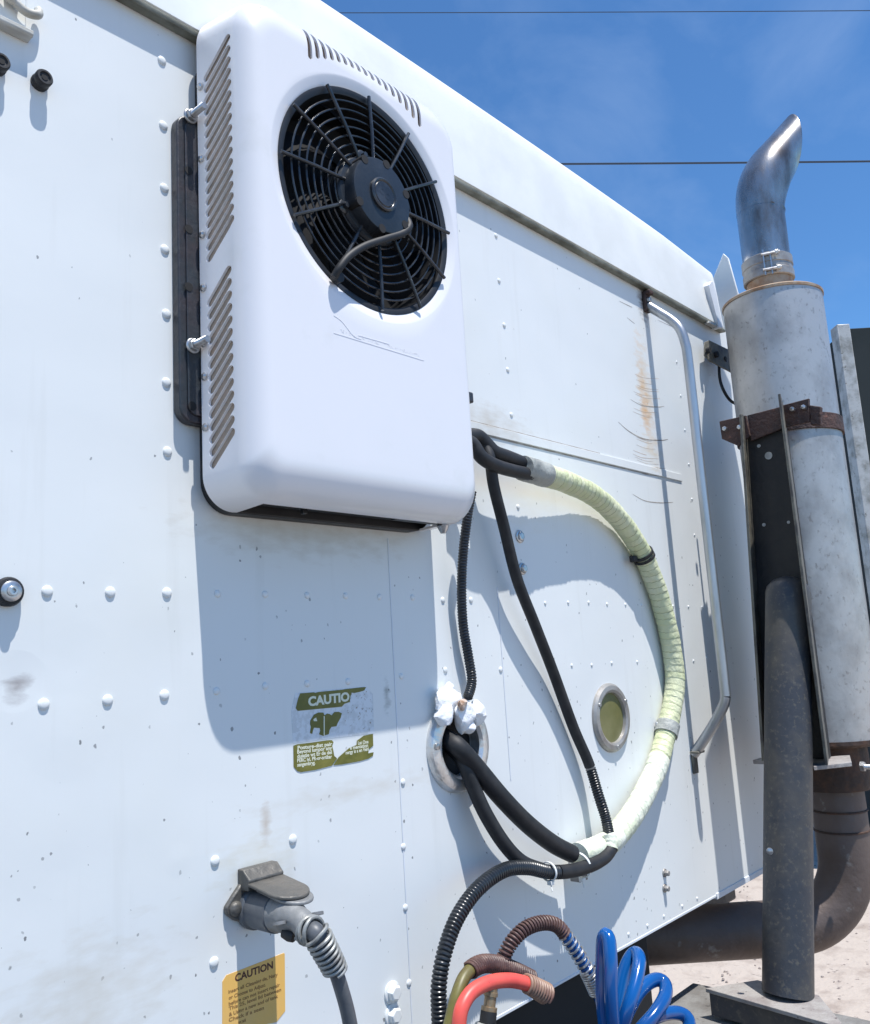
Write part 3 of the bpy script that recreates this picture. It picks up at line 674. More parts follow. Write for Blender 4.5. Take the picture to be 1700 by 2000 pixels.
taped('white_tape_wrap', P[cutB:], .030, .0315, 2, ('tapew', 'tapewb', 'tapewseam'))
mb = MB(); mb.tube(P[:cutA+4], tape_rad(.012, .033, 3), 28); mesh_obj('grey_tape_end', mb, 'greytape', th)
# clamps
def ring_on(t_, name, P, i, r, wdt, m, tw=.003):
    d = (P[min(i+3, len(P)-1)]-P[max(i-3, 0)]).normalized(); mb = MB(); mb.lathe([(r, -wdt/2), (r+tw, -wdt/2), (r+tw, wdt/2), (r, wdt/2)], P[i], d, 28, closed=True); return mesh_obj(name, mb, m, t_, bevel=.0006)
def nearest(P, px, py):
    best = 0; bd = 1e9
    for i, p in enumerate(P):
        v = p-Vector((0, -WD, 0)); x = right.dot(v); y = down.dot(v); z = fwd.dot(v); d = (CX+F*x/z-px)**2+(CY+F*y/z-py)**2
        if d < bd: bd = d; best = i
    return best
i1 = nearest(P, 1256, 1085); ring_on(th, 'black_tie', P, i1-3, .0315, .010, 'rubber', .004); ring_on(th, 'black_tie', P, i1+4, .0315, .009, 'rubber', .004)
mb = MB(); mb.box(at(1238, 1092, .028), (.025, .018, .02)); mesh_obj('tie_head', mb, 'rubber', th, bevel=.004)
i2 = nearest(P, 1303, 1425)
cl = thing('hose_clamp', 'dark cushioned clamp bolting the yellow hose to the wall', 'clamp', at(1285, 1415))
ring_on(cl, 'strap', P, i2, .032, .038, 'greytape', .004)
c = at(1281, 1418, 0); mb = MB(); mb.box((c.x+.02, -.008, c.z-.004), (.06, .008, .034)); mesh_obj('foot', mb, 'zinc', cl, bevel=.002)
mb = MB(); mb.lathe([(.014, .010), (.014, .014), (.010, .015)], c, OUT, 18); mb.lathe([(.0095, .014), (.0095, .026), (.007, .028)], c, OUT, 6, smooth=False); mesh_obj('bolt', mb, 'zinc', cl)

# two black refrigerant pipes coming out of the unit into the tape
hose_thing('refrigerant_hose', 'upper black rubber hose looping from behind the unit into the yellow wrap', 'hose',
           group='black rubber hoses joining the yellow wrap', pts=[(905, 852, .05), (932, 852, .052), (950, 868, .058), (966, 884, .066), (990, 893, .068), (1015, 903, .068), (1040, 915, .068)], r=.019, m='rubber')
hose_thing('refrigerant_hose', 'lower black rubber hose bowing under the upper one into the yellow wrap', 'hose',
           group='black rubber hoses joining the yellow wrap', pts=[(905, 858, .07), (924, 868, .075), (940, 892, .082), (965, 908, .084), (1000, 919, .082), (1040, 927, .078)], r=.017, m='rubber')
# cable B
Pb = [(940, 858, .05), (950, 875, .06), (958, 900, .07), (965, 950, .067), (985, 1030, .055), (1010, 1130, .045), (1045, 1220, .037), (1080, 1310, .027), (1120, 1420, .022), (1150, 1490, .028), (1170, 1555, .040), (1184, 1600, .05), (1192, 1640, .07)]
PB = bend(Pb, 12); t = thing('cable_conduit', 'black conduit running from the unit down to the white tape joint', 'conduit', PB[-1])
cutb = int(len(PB)*.76); mb = MB(); mb.tube(resample(PB[:cutb+1], .006), .0145, 14); mesh_obj('smooth_sleeve', mb, 'rubber', t)
mb = MB(); corr(mb, PB[cutb:], .0145, .0068, .14, 16); mesh_obj('corrugated_sleeve', mb, 'loom', t)
# thin corrugated cable C
t, PC = hose_thing('corrugated_cable', 'thin black corrugated cable hanging from the unit into the foam sealed hole', 'cable',
           [(922, 960, .075), (914, 1005, .067), (905, 1080, .047), (902, 1150, .032), (905, 1220, .024), (915, 1280, .021), (922, 1330, .022), (914, 1362, .030)], .0118, 'loom', 16, 'corrugated_sleeve', corrug=.0068)
# hoses out of the hole
hose_thing('coolant_hose', 'thick black hose from the wall hole to the taped bundle, upper of the pair', 'hose', group='hoses leaving the wall port',
           pts=[(868, 1440, -.02), (880, 1448, .01), (898, 1462, .035), (930, 1498, .045), (980, 1558, .058), (1030, 1609, .060), (1080, 1648, .060), (1118, 1668, .060)], r=.0215, m='rubber', n=18)
hose_thing('coolant_hose', 'black hose from the wall hole to the corrugated loom, lower of the pair', 'hose', group='hoses leaving the wall port',
           pts=[(882, 1462, -.01), (898, 1478, .02), (910, 1500, .035), (926, 1540, .042), (950, 1592, .052), (985, 1648, .062), (1020, 1684, .066), (1060, 1700, .07)], r=.0165, m='rubber', n=18)
# corrugated E: from the joint round and down out of the picture
PE = bend([(1196, 1655, .085), (1180, 1676, .088), (1150, 1692, .088), (1110, 1702, .085), (1070, 1703, .083), (1030, 1695, .083), (985, 1700, .085), (935, 1735, .09), (895, 1790, .095), (870, 1855, .10), (858, 1920, .10), (858, 1975, .10), (862, 2040, .10)], 14)
t = thing('corrugated_loom', 'large black corrugated loom looping left and down from the cable tied joint', 'conduit', PE[-1]); ce = int(len(PE)*.30)
mb = MB(); mb.tube(resample(PE[:ce+1], .006), .0165, 16); mesh_obj('smooth_sleeve', mb, 'rubber', t)
mb = MB(); corr(mb, PE[ce:], .0165, .0082, .17, 18); mesh_obj('corrugated_sleeve', mb, 'loom', t)
# white tape joint and ties
jt = thing('tape_joint', 'white tape joint where the black conduits meet the yellow hose', 'tape', at(1190, 1650, .08))
mb = MB(); mb.tube(resample(bend([(1188, 1630, .075), (1193, 1645, .082), (1193, 1660, .085)], 10), .003), lambda i, a: .019+.001*math.sin(i*1.3+a*2), 20); mesh_obj('wrap', mb, 'tapew', jt)
for (px, py, hh, dirp, lab) in ((1072, 1703, .083, (1, 0, 0), 'white cable tie round the conduits left of the joint'), (1133, 1690, .07, (1, 0, .2), 'white cable tie round the conduits below the joint')):
    t = thing('cable_tie', lab, 'cable tie', at(px, py, hh), 'white cable ties'); mb = MB(); c = at(px, py, hh); R_ = .0205 if px < 1100 else .030
    mb.lathe([(R_, -.003), (R_+.002, -.003), (R_+.002, .003), (R_, .003)], c, dirp, 26, closed=True); mesh_obj('band', mb, 'tie', t)
    mb = MB(); mb.box(c+Vector((0, -.004, -R_-.003)), (.014, .012, .010)); mb.tube([c+Vector((0, -.004, -R_-.006)), c+Vector((-.008, -.012, -R_-.02))], .0018, 6); mesh_obj('lock_head', mb, 'tie', t, bevel=.001)
t = thing('clip_base', 'small grey clip under the cable tied conduits', 'clip', at(1131, 1712, .04)); mb = MB(); mb.box(at(1131, 1711, .045), (.036, .03, .022)); mesh_obj('block', mb, 'concrete', t, bevel=.002)

# ------------------------------------------------------------------ pass-through port with foam
pt = thing('cable_port', 'round chrome ring port stuffed with white foam where hoses enter the wall', 'port', (hx, 0, hz))
mb = MB(); mb.lathe([(.066, -.012), (.066, .012), (.073, .019), (.086, .020), (.098, .015), (.104, .004), (.104, -.0)], (hx, 0, hz), OUT, 64, closed=True); mesh_obj('ring', mb, 'ring', pt)
for a in (-55, 60, 175):
    c = Vector((hx+.088*math.cos(math.radians(a)), 0, hz+.088*math.sin(math.radians(a)))); mb = MB(); mb.lathe([(.008, .018), (.007, .022), (.003, .023)], c, OUT, 12); mesh_obj('screw', mb, 'zinc', pt)
def crumple(c, sx_, sy_, sz_, seed, amp=.28, cuts=3):
    bm = bmesh.new(); bmesh.ops.create_icosphere(bm, subdivisions=cuts, radius=1); rnd = random.Random(seed)
    dirs = [(Vector((rnd.gauss(0, 1), rnd.gauss(0, 1), rnd.gauss(0, 1))).normalized(), rnd.uniform(.62, 1.0)) for _ in range(26)]
    mb = MB(); vs = []
    for v in bm.verts:
        d = v.co.normalized(); r = 1.25
        for q, k in dirs:
            dt = d.dot(q)
            if dt > .1: r = min(r, k/dt)
        r *= 1+.05*rnd.uniform(-1, 1)
        vs.append(Vector(c)+Vector((d.x*sx_, d.y*sy_, d.z*sz_))*r)
    mb.add(vs, [tuple(x.index for x in f.verts) for f in bm.faces], False); bm.free(); return mb
for (px, py, hh, a, b, c_, sd_) in ((880, 1372, .02, .040, .022, .036, 1), (868, 1398, .026, .034, .022, .030, 2), (905, 1398, .030, .036, .024, .040, 3), (930, 1392, .024, .032, .022, .038, 4), (912, 1420, .03, .030, .02, .02, 8), (877, 1350, .012, .018, .012, .022, 6)):
    mesh_obj('foam', crumple(at(px, py, hh), a, b, c_, sd_), 'foam', pt)
mesh_obj('stained_foam', crumple(at(904, 1374, .045), .018, .012, .014, 5), 'brownfoam', pt)

# round sight port
sp = thing('sight_port', 'round port with grey ring and yellowed lens inside the hose loop', 'port', (2.222, 0, -.194)); c = Vector((2.222, 0, -.194))
mb = MB(); mb.lathe([(.069, .001), (.071, .010), (.078, .014), (.090, .012), (.096, .006), (.097, 0)], c, OUT, 56, closed=True); rg = mesh_obj('ring', mb, 'ringgrey', sp)
mb = MB(); mb.lathe([(.0001, .004), (.05, .003), (.070, .0012)], c, OUT, 48); mesh_obj('lens', mb, 'lens', sp)
for a in (150, 30, -85):
    q = c+Vector((math.cos(math.radians(a)), 0, math.sin(math.radians(a))))*.082; mb = MB(); mb.lathe([(.006, .012), (.005, .0165)], q, OUT, 10); sub(rg, 'screw', mb, 'zinc')

# ------------------------------------------------------------------ grab rail
gr = thing('grab_rail', 'long bent bare metal grab rail at the right end of the wall', 'grab rail', (2.706, 0, -.38))
GX = 2.706
pr = [atX(1258, 600, GX), atX(1285, 602, GX), atX(1308, 615, GX), atX(1326, 636, GX), atX(1335, 670, GX), atX(1340, 720, GX)]
top = [Vector((GX, -.012, at(1262, 600).z)), Vector((GX, -.05, 1.145)), Vector((GX, -.09, 1.105)), Vector((GX, -.118, 1.065)), Vector((GX, -.131, 1.01)), Vector((GX, -.1345, .95))]
low = [Vector((GX, -.1345, .2)), Vector((GX, -.1345, -.13)), Vector((GX, -.133, -.172)), Vector((GX, -.120, -.205)), Vector((GX, -.08, -.262)), Vector((GX, -.035, -.318)), Vector((GX, -.004, -.352))]
Pg = sm(top+[Vector((GX, -.1345, .7)), Vector((GX, -.1345, .45))]+low, 10); mb = MB(); mb.tube(Pg, .0165, 18); mesh_obj('rail', mb, 'alu', gr)
c = at(1257, 590, 0); mb = MB(); mb.box((GX-.004, -.008, c.z), (.035, .014, .075)); mb.box((GX-.006, -.018, c.z+.03), (.03, .028, .014)); tb = mesh_obj('top_mount', mb, 'rust', gr, bevel=.003)
mb = MB(); mb.lathe([(.010, .010), (.010, .024), (.007, .026)], (GX-.006, 0, c.z+.004), OUT, 6, smooth=False); sub(tb, 'bolt', mb, 'zinc')
c = at(1356, 1480, 0); mb = MB(); mb.box((GX, -.005, -.375), (.03, .008, .075)); mb.box((GX, -.018, -.345), (.045, .03, .007)); mesh_obj('bottom_mount', mb, 'flange', gr, bevel=.002)

# ------------------------------------------------------------------ fittings at the left
def knob(px, py, lab, vent=True):
    p = at(px, py, 0); t = thing('rubber_bumper', lab, 'bumper', p, 'black rubber bumpers'); mb = MB()
    mb.lathe([(.0145, 0), (.0150, .006), (.0132, .008), (.0128, .011), (.0145, .014), (.0145, .022), (.0125, .025), (.0095, .025), (.008, .0225), (.0001, .0222)], p, OUT, 26); b_ = mesh_obj('body', mb, 'rubber', t)
    mb = MB(); mb.lathe([(.0055, .0222), (.0055, .0232)], p, OUT, 12); sub(b_, 'socket_hole', mb, 'dark')
knob(76, 163, 'black rubber bumper below the white ledge, whole in view')
knob(-8, 132, 'black rubber bumper cut off by the left edge')
p = at(12, 1157, 0); t = thing('snap_stud', 'metal stud in a black rubber washer at the left edge', 'fastener', p)
mb = MB(); mb.lathe([(.0215, 0), (.0225, .01), (.020, .016), (.016, .017)], p, OUT, 28); mesh_obj('washer', mb, 'rubber', t)
mb = MB(); mb.lathe([(.0155, .016), (.0155, .020), (.012, .022), (.008, .022), (.0075, .026), (.006, .028), (.0035, .028), (.003, .024)], p, OUT, 24); mesh_obj('stud', mb, 'zinc', t)
p = at(75, 60, .04); t = thing('ledge_bracket', 'white ledge bracket with a caked clamp at the top left corner', 'bracket', (p.x-.25, 0, p.z))
zz = at(60, 75, .02).z
mb = MB(); mb.prism([(p.x-.55, 0, zz+.004), (p.x-.55, -.020, zz+.004), (p.x-.55, -.023, zz+.007), (p.x-.55, -.023, zz+.015), (p.x-.55, 0, zz+.018)], (.55, 0, 0)); mesh_obj('ledge', mb, 'gutter', t, bevel=.0015)
mb = MB(); mb.span((p.x-.55, -.006, zz+.0185), (p.x-.006, 0, zz+.30)); mesh_obj('mount_plate', mb, 'whiteplate', t, bevel=.002)
c = at(46, 22, 0); mb = MB(); mb.tube(sm([c+Vector((-.028, -.010, .03)), c+Vector((-.024, -.016, 0)), c+Vector((-.004, -.019, -.014)), c+Vector((.016, -.018, -.008)), c+Vector((.020, -.012, .006))], 6), .0075, 12); mesh_obj('hook', mb, 'gutter', t)
c = at(15, 10, 0); mb = MB(); mb.tube(sm([c+Vector((-.035, -.012, -.004)), c+Vector((-.02, -.017, .006)), c+Vector((.002, -.018, -.002)), c+Vector((.008, -.012, .02))], 6), .007, 12); mesh_obj('hook', mb, 'gutter', t)

# ------------------------------------------------------------------ stickers
def crp(x, y): return (540+x/7.0833, 1300+y/7.0833)
st = thing('warning_sticker', 'torn green and white CAUTION sticker in the shade below the air conditioner', 'sticker', at(652, 1430))
def poly(pts, h, t=.0005): 
    mb = MB(); mb.prism([at(*q, h) for q in pts], (0, -t, 0)); return mb
mb = poly([crp(*q) for q in ((205, 640), (260, 380), (560, 350), (1240, 290), (1335, 395), (1350, 940), (800, 1000), (230, 1075))], 0, .0004); mesh_obj('torn_backing', mb, 'residue', st)
band = [(330, 385), (510, 370), (540, 378), (580, 366), (900, 335), (985, 322), (1210, 298), (1240, 300), (1215, 345), (1150, 365), (1080, 380), (1040, 375), (1025, 430), (1015, 505), (940, 530), (905, 570), (600, 598), (295, 628), (268, 590), (300, 460)]
mesh_obj('title_band', poly([crp(*q) for q in band], .0006), 'olive', st)
mb = MB(); a = at(*crp(442, 560), .0013); b_ = at(*crp(1015, 485), .0013); put_text(mb, 'CAUTIO', a, (b_-a).normalized(), Z1, (at(*crp(445, 430)).z-at(*crp(445, 560)).z)*1.35, (b_-a).length, .045)
mesh_obj('title_text', mb, 'cream', st)
fig = [(470, 760), (520, 680), (580, 650), (650, 650), (665, 690), (700, 665), (735, 670), (765, 690), (800, 645), (860, 640), (905, 660), (890, 720), (850, 790), (830, 840), (760, 850), (735, 890), (725, 950), (690, 960), (650, 975), (590, 950), (610, 900), (600, 865), (520, 860), (505, 900), (495, 945), (465, 935), (478, 850), (465, 810)]
mesh_obj('pictogram', poly([crp(*q) for q in fig], .0006), 'olive', st)
mb = poly([crp(*q) for q in ((655, 700), (668, 700), (668, 970), (655, 970))], .0012, .0003); mb.prism([at(*crp(*q), .0012) for q in ((510, 745), (550, 720), (565, 770), (520, 770))], (0, -.0003, 0)); mesh_obj('pictogram_line', mb, 'cream', st)
lo1 = [(235, 1110), (290, 1090), (500, 1065), (700, 1035), (765, 1032), (790, 1060), (770, 1110), (790, 1190), (800, 1260), (740, 1300), (820, 1290), (850, 1290), (780, 1375), (850, 1380), (1090, 1335), (1200, 1290), (1290, 1285), (1345, 1230), (1345, 1340), (1350, 1390), (500, 1450), (340, 1475), (290, 1460), (240, 1400)]
lo1 = [(235, 1110), (290, 1090), (500, 1065), (700, 1035), (765, 1032), (790, 1060), (770, 1110), (790, 1190), (800, 1250), (840, 1285), (770, 1385), (540, 1445), (340, 1475), (290, 1460), (240, 1400)]
lo2 = [(790, 1380), (860, 1270), (940, 1200), (1010, 1140), (1110, 1100), (1115, 1040), (1210, 970), (1335, 945), (1340, 1110), (1280, 1160), (1270, 1215), (1345, 1200), (1335, 1250), (1270, 1290), (1150, 1325), (900, 1370)]
mesh_obj('text_block', poly([crp(*q) for q in lo1], .0006), 'olive', st); mesh_obj('text_block', poly([crp(*q) for q in lo2], .0006), 'olive', st)
mb = MB()
for (x, y, s_, ww, dy) in ((295, 1165, 'Posture-dist pair', 480, -58), (290, 1220, 'Beyond lumpor any', 480, -58), (290, 1280, 'dulatie wt Er de del', 480, -58), (290, 1340, 'PERC ivi, PR-or-ortibar', 480, -58), (290, 1400, 'sengembryg.', 250, -34),
                           (1130, 1095, 'Lat One', 145, -20), (1020, 1165, 'e mentation', 250, -40), (960, 1230, 'nergy is a en Vehi', 320, -55)):
    a = at(*crp(x, y), .0013); b_ = at(*crp(x+ww, y+dy), .0013); put_text(mb, s_, a, (b_-a).normalized(), Z1, .0098, (b_-a).length, .03)
mesh_obj('body_text', mb, 'cream', st)
mb = MB(); rnd = random.Random(3)
for i in range(60):
    x = rnd.uniform(950, 1330); y = rnd.uniform(350, 900); q = [(x+rnd.uniform(-14, 14), y+rnd.uniform(-18, 18)) for _ in range(4)]
    mb.prism([at(*crp(*z), .0006) for z in q[:3]], (0, -.0002, 0))
mesh_obj('torn_flecks', mb, 'olive' if False else 'stain', st)

s2 = thing('caution_label', 'amber orange CAUTION label with brown print below the grey plug', 'label', at(497, 1950))
mb = MB(); z_t = at(500, 1884).z; c0, c1, c2, c3 = at(434, 1908), at(556, 1861), at(557, 1975), at(434, 2018)
mb.prism([c0+Vector((.0, 0, -.008)), c0+Vector((.008, 0, .0)), c1+Vector((-.002, 0, 0)), c1+Vector((0, 0, -.002)), c2, Vector((c2.x-.02, 0, c2.z-.012)), c3], (0, -.0006, 0)); mesh_obj('backing', mb, 'orange', s2)
def c5(x, y): return (400+x/8.5, 1820+y/8.5)
mb = MB(); a = at(*c5(505, 835), .0009); b_ = at(*c5(1135, 605), .0009); put_text(mb, 'CAUTION', a, (b_-a).normalized(), Z1, .0165, (b_-a).length, .03); mesh_obj('title_text', mb, 'brownink', s2)
mb = MB()
for (x, y, x2, y2, s_) in ((395, 1030, 1215, 735, 'insert all Cleaning de, Nary'), (400, 1130, 1015, 905, 'or Choose to Adjust.'), (400, 1230, 1250, 905, 'before can not insert repair'), (400, 1310, 1270, 985, 'This 25, level lid between'),
                      (405, 1410, 1220, 1095, '& Using a new and of tank'), (400, 1500, 985, 1290, 'Check if a seen'), (560, 1535, 690, 1490, 'not tank')):
    a = at(*c5(x, y), .0009); b_ = at(*c5(x2, y2), .0009); put_text(mb, s_, a, (b_-a).normalized(), Z1, .0082, (b_-a).length, .02)
mesh_obj('body_text', mb, 'fadeink', s2)

# ------------------------------------------------------------------ trailer socket with plug
sk = thing('trailer_socket', 'weathered metal trailer socket with hinged lid bolted low on the wall', 'socket', at(490, 1760))
BX = .935
mb = MB(); pl = [(474, 1712), (492, 1700), (528, 1720), (534, 1770), (519, 1800), (500, 1811), (452, 1797), (437, 1786), (435, 1772), (450, 1748)]
mb.prism([at(*q, 0) for q in pl], (0, -.010, 0)); fp = mesh_obj('flange_plate', mb, 'socket', sk, bevel=.003)
c = at(460, 1775, .01); mb = MB(); mb.lathe([(.0125, 0), (.0125, .003), (.010, .007), (.006, .009)], c, OUT, 20); sub(fp, 'bolt', mb, 'socket')
mb = MB()
tl = at(471, 1704, .006); tr = at(541, 1686, .006)
blk = [at(472, 1697, .0), at(536, 1682, .0)]
xa, xb = at(472, 1710, .012).x, at(540, 1694, .012).x; zt_ = at(505, 1700, .02).z
mb.prism([(xa, 0, zt_-.03), (xa, -.030, zt_-.028), (xa, -.034, zt_-.010), (xa, -.016, zt_+.006), (xa, 0, zt_+.006)], (xb-xa, 0, 0)); mesh_obj('hinge_block', mb, 'socket', sk, bevel=.002)
# lid: D shaped plate standing out over the plug
cx_ = (xa+xb)/2; hw = (xb-xa)/2+.001; lid = []
for k in range(17):
    a = math.pi*k/16; lid.append((cx_+hw*math.cos(a), -.088-.040*math.sin(a)))
z_h = zt_-.014
def lidz(y): return z_h+(-y-.03)*(-.16)
pts = [(cx_+hw, -.030)]+lid+[(cx_-hw, -.030)]
mb = MB(); mb.prism([(x, y, lidz(y)) for x, y in pts], (0, 0, -.006)); ld = mesh_obj('lid', mb, 'socket', sk, bevel=.002)
mb = MB(); mb.prism([(cx_+(x-cx_)*.86+.004, y*1.0-.010, lidz(y)-.0085) for x, y in pts], (0, 0, -.006)); sub(ld, 'lip', mb, 'plug', bevel=.002)
bz = -.410; bX = .972
mb = MB(); mb.lathe([(.036, .0), (.036, .012), (.033, .015), (.033, .070), (.030, .072)], (bX, -.005, bz), OUT, 36); mesh_obj('barrel', mb, 'cable', sk)
pg = thing('cable_plug', 'grey plug with coil spring strain relief and cable hanging from the socket', 'plug', at(600, 1800, .14))
body0 = sm([Vector((bX, -.06, bz)), Vector((bX, -.085, bz)), Vector((bX, -.105, bz)), Vector((bX-.001, -.125, bz-.001)), Vector((bX-.002, -.145, bz-.006))], 6)
PP = sm([Vector((bX-.002, -.140, bz-.004)), Vector((bX-.003, -.158, bz-.014)), at(616, 1822, .178), at(631, 1848, .184), at(645, 1874, .186), at(655, 1895, .186), at(668, 1935, .186), at(680, 1980, .186), at(692, 2045, .186)], 12)
body = body0[:-4]+PP[1:14]
mb = MB(); mb.tube(body, [.031 if k < 6 else (.029 if k < 12 else .029-.0085*min(1, (k-12)/8)) for k in range(len(body))], 28); mesh_obj('plug_body', mb, 'plug', pg)
mb = MB(); mb.tube(resample(PP[8:], .004), .0120, 18); mesh_obj('cable', mb, 'cable', pg)
iE = nearest(PP, 656, 1897)
mb = MB(); Rr = resample(PP[7:iE+1], .003); helix(mb, PP[8:iE+1], (.0225, .0180), .0088, .0032, 8, 18); mesh_obj('spring', mb, 'spring', pg)
mb = MB(); mb.tube(Rr, [.0165-.003*k/len(Rr) for k in range(len(Rr))], 18); mesh_obj('boot', mb, 'cable', pg)
for (px, py, hh) in ((545, 1804, .118), (619, 1785, .15)):
    c = at(px, py, hh); mb = MB(); mb.lathe([(.006, -.0025), (.0115, -.0025), (.0115, .0025), (.006, .0025)], c, (.15, .30, 1), 18, closed=True)
    inner = Vector((bX, -hh+.01, bz)); dv = (inner-c); mb.tube([c+dv.normalized()*.009, inner], .0045, 8); mesh_obj('ear', mb, 'plug', pg)
mb = MB(); c = at(566, 1826, .12); mb.lathe([(.009, -.012), (.011, 0), (.009, .010)], c, (.2, -.7, -.2), 14); mb.tube([c, Vector((bX, -.12, bz-.012))], .006, 8); mesh_obj('ground_lug', mb, 'rubber', pg)

# ------------------------------------------------------------------ air lines at the bottom
def spring_part(t, name, P, R, pitch, wr, m): mb = MB(); helix(mb, P, R, pitch, wr, 7, 16); return mesh_obj(name, mb, m, t)
rh = thing('red_air_hose', 'bright red air hose arching left of the brown spring ends', 'hose', at(893, 2020, .2))
PR = bend([(896, 2045, .20), (897, 2000, .20), (903, 1968, .20), (922, 1938, .20), (955, 1920, .205), (995, 1915, .21), (1030, 1922, .22), (1050, 1932, .225), (1068, 1942, .23)], 12)
k1 = nearest(PR, 1036, 1925); mb = MB(); mb.tube(resample(PR[:k1+6], .005), .0135, 18); mesh_obj('hose', mb, 'red', rh)
mb = MB(); mb.tube(resample(PR[k1:], .003), .0125, 16); mesh_obj('core', mb, 'tanspring', rh)
mb = MB(); helix(mb, PR[k1-4:], (.0155, .0185), .0072, .0032, 7, 16); mesh_obj('end_spring', mb, 'tanspring', rh)
oh = thing('olive_air_hose', 'olive air hose with brown spring guard rising behind the red hose', 'hose', at(880, 2020, .16))
PO = bend([(868, 2045, .17), (880, 1998, .17), (893, 1945, .17), (910, 1905, .165), (938, 1884, .16), (970, 1884, .16), (1005, 1896, .165), (1038, 1912, .175)], 12)
mb = MB(); mb.tube(resample(PO, .005), .0125, 16); mesh_obj('hose', mb, 'olivehose', oh)
k2 = nearest(PO, 918, 1897); mb = MB(); helix(mb, PO[k2:], .0150, .0068, .0030, 7, 16); mesh_obj('spring_guard', mb, 'brownspring', oh)
bh = thing('coiled_air_hose', 'glossy blue coiled air hose fanning out in loops at the bottom', 'hose', at(1190, 2030, .3))
PBH = bend([(980, 1892, .15), (985, 1868, .16), (1000, 1840, .17), (1025, 1815, .18), (1058, 1803, .19), (1088, 1808, .20), (1110, 1835, .21), (1130, 1865, .22), (1150, 1902, .23), (1168, 1942, .235), (1182, 1985, .24), (1195, 2040, .25)], 12)
k3 = nearest(PBH, 1092, 1811); k4 = nearest(PBH, 1163, 1930)
mb = MB(); mb.tube(resample(PBH[:k3+1], .005), .0105, 16); mesh_obj('brown_section', mb, 'brownspring', bh)
mb = MB(); mb.tube(resample(PBH[k3:], .005), .0118, 16); mesh_obj('blue_section', mb, 'blue', bh)
mb = MB(); helix(mb, PBH[2:k3+8], .0128, .0074, .0028, 7, 16); mesh_obj('brown_spring', mb, 'brownspring', bh)
mb = MB(); helix(mb, PBH[k3+6:k4], .0142, .0125, .0026, 7, 18); helix(mb, PBH[k4-10:k4+4], .0155, .0058, .0028, 7, 16); mesh_obj('bare_spring', mb, 'zinc', bh)
coil = [(1195, 2050, .33), (1182, 2000, .33), (1177, 1940, .33), (1177, 1870, .33), (1179, 1836, .335), (1184, 1826, .342), (1190, 1838, .352), (1193, 1880, .36), (1194, 1940, .36), (1198, 2000, .355), (1202, 2045, .345),
        (1204, 2010, .33), (1208, 1960, .33), (1218, 1905, .33), (1230, 1874, .335), (1242, 1862, .345), (1249, 1876, .365), (1243, 1915, .375), (1230, 1960, .375), (1216, 2005, .36), (1210, 2045, .345),
        (1216, 2005, .33), (1232, 1965, .33), (1255, 1930, .335), (1280, 1914, .345), (1298, 1920, .36), (1300, 1945, .375), (1280, 1980, .375), (1250, 2015, .36), (1230, 2050, .345),
        (1245, 2020, .33), (1270, 1993, .335), (1300, 1980, .345), (1330, 1980, .36), (1346, 1995, .375), (1345, 2030, .38)]
mb = MB(); mb.tube(resample(bend(coil, 12), .005), .0138, 20); mesh_obj('coil', mb, 'blue', bh)
ft = thing('hose_fitting', 'upright brass and black hose fitting behind the red hose', 'fitting', at(948, 2030, .15))
q0 = at(962, 1915, .15); q1 = at(948, 2040, .15); d = (q1-q0); Ld = d.length
mb = MB(); mb.lathe([(.012, .0), (.013, .02), (.0145, .021), (.0145, .028), (.012, .029), (.012, .046), (.016, .047), (.016, .054)], q0, d, 24); mesh_obj('brass_body', mb, 'brass', ft)
mb = MB(); mb.lathe([(.0155, .052), (.0165, .056), (.0165, .078), (.015, .08)], q0, d, 24); mesh_obj('black_collar', mb, 'rubber', ft)
mb = MB(); mb.lathe([(.024, .076), (.026, .082), (.026, .11), (.028, .115), (.028, .15)], q0, d, 8, smooth=False); mesh_obj('hex_base', mb, 'galv', ft, bevel=.002)

# ------------------------------------------------------------------ exhaust stack
MX, MH, MR = 3.20, .267, .1755
ex = thing('exhaust_stack', 'tall upright exhaust with chrome curved tip and grey muffler', 'exhaust', (MX, -MH, -1.0))
def mp_(px, py, dX=0): return atX(px, py, MX+dX).z
zmt = mp_(1515, 592); zmb = mp_(1650, 1440)
mb = MB(); mb.lathe([(MR, 0), (MR, zmt-zmb)], (MX, -MH, zmb), Z1, 72); muf = mesh_obj('muffler', mb, 'muffler', ex)
mb = MB(); mb.lathe([(MR-.004, .0), (MR+.004, .0), (MR+.0045, .009), (MR-.002, .014), (MR-.02, .016), (.085, .030)], (MX, -MH, zmt), Z1, 72); sub(muf, 'top_rim', mb, 'muffrust')
mb = MB(); mb.lathe([(MR+.004, .0), (MR+.0045, -.012), (MR-.012, -.022), (.10, -.03)], (MX, -MH, zmb), Z1, 72); sub(muf, 'bottom_rim', mb, 'pipedark')
TR = .0855
mb = MB(); mb.lathe([(TR-.004, 0), (TR-.004, .10)], (MX, -MH, zmt+.02), Z1, 48); mesh_obj('outlet_collar', mb, 'muffrust', ex)
zc = zmt+.085
mb = MB(); mb.lathe([(TR+.002, 0), (TR+.006, .003), (TR+.006, .03), (TR+.003, .033), (TR+.003, .05), (TR+.006, .053), (TR+.006, .085), (TR+.002, .088)], (MX, -MH, zc), Z1, 48); cp = mesh_obj('clamp_band', mb, 'ringgrey', ex)
cdir = Vector((-.93, -.36, 0)).normalized(); cside = Vector((.36, -.93, 0)).normalized(); cc = Vector((MX, -MH, zc+.045))+cdir*(TR+.012)
mb = MB()
for s_ in (-1, 1): mb.box(cc+cside*.012*s_, (.005, .005, .10), None)
sub(cp, 'clamp_ears', mb, 'zinc')
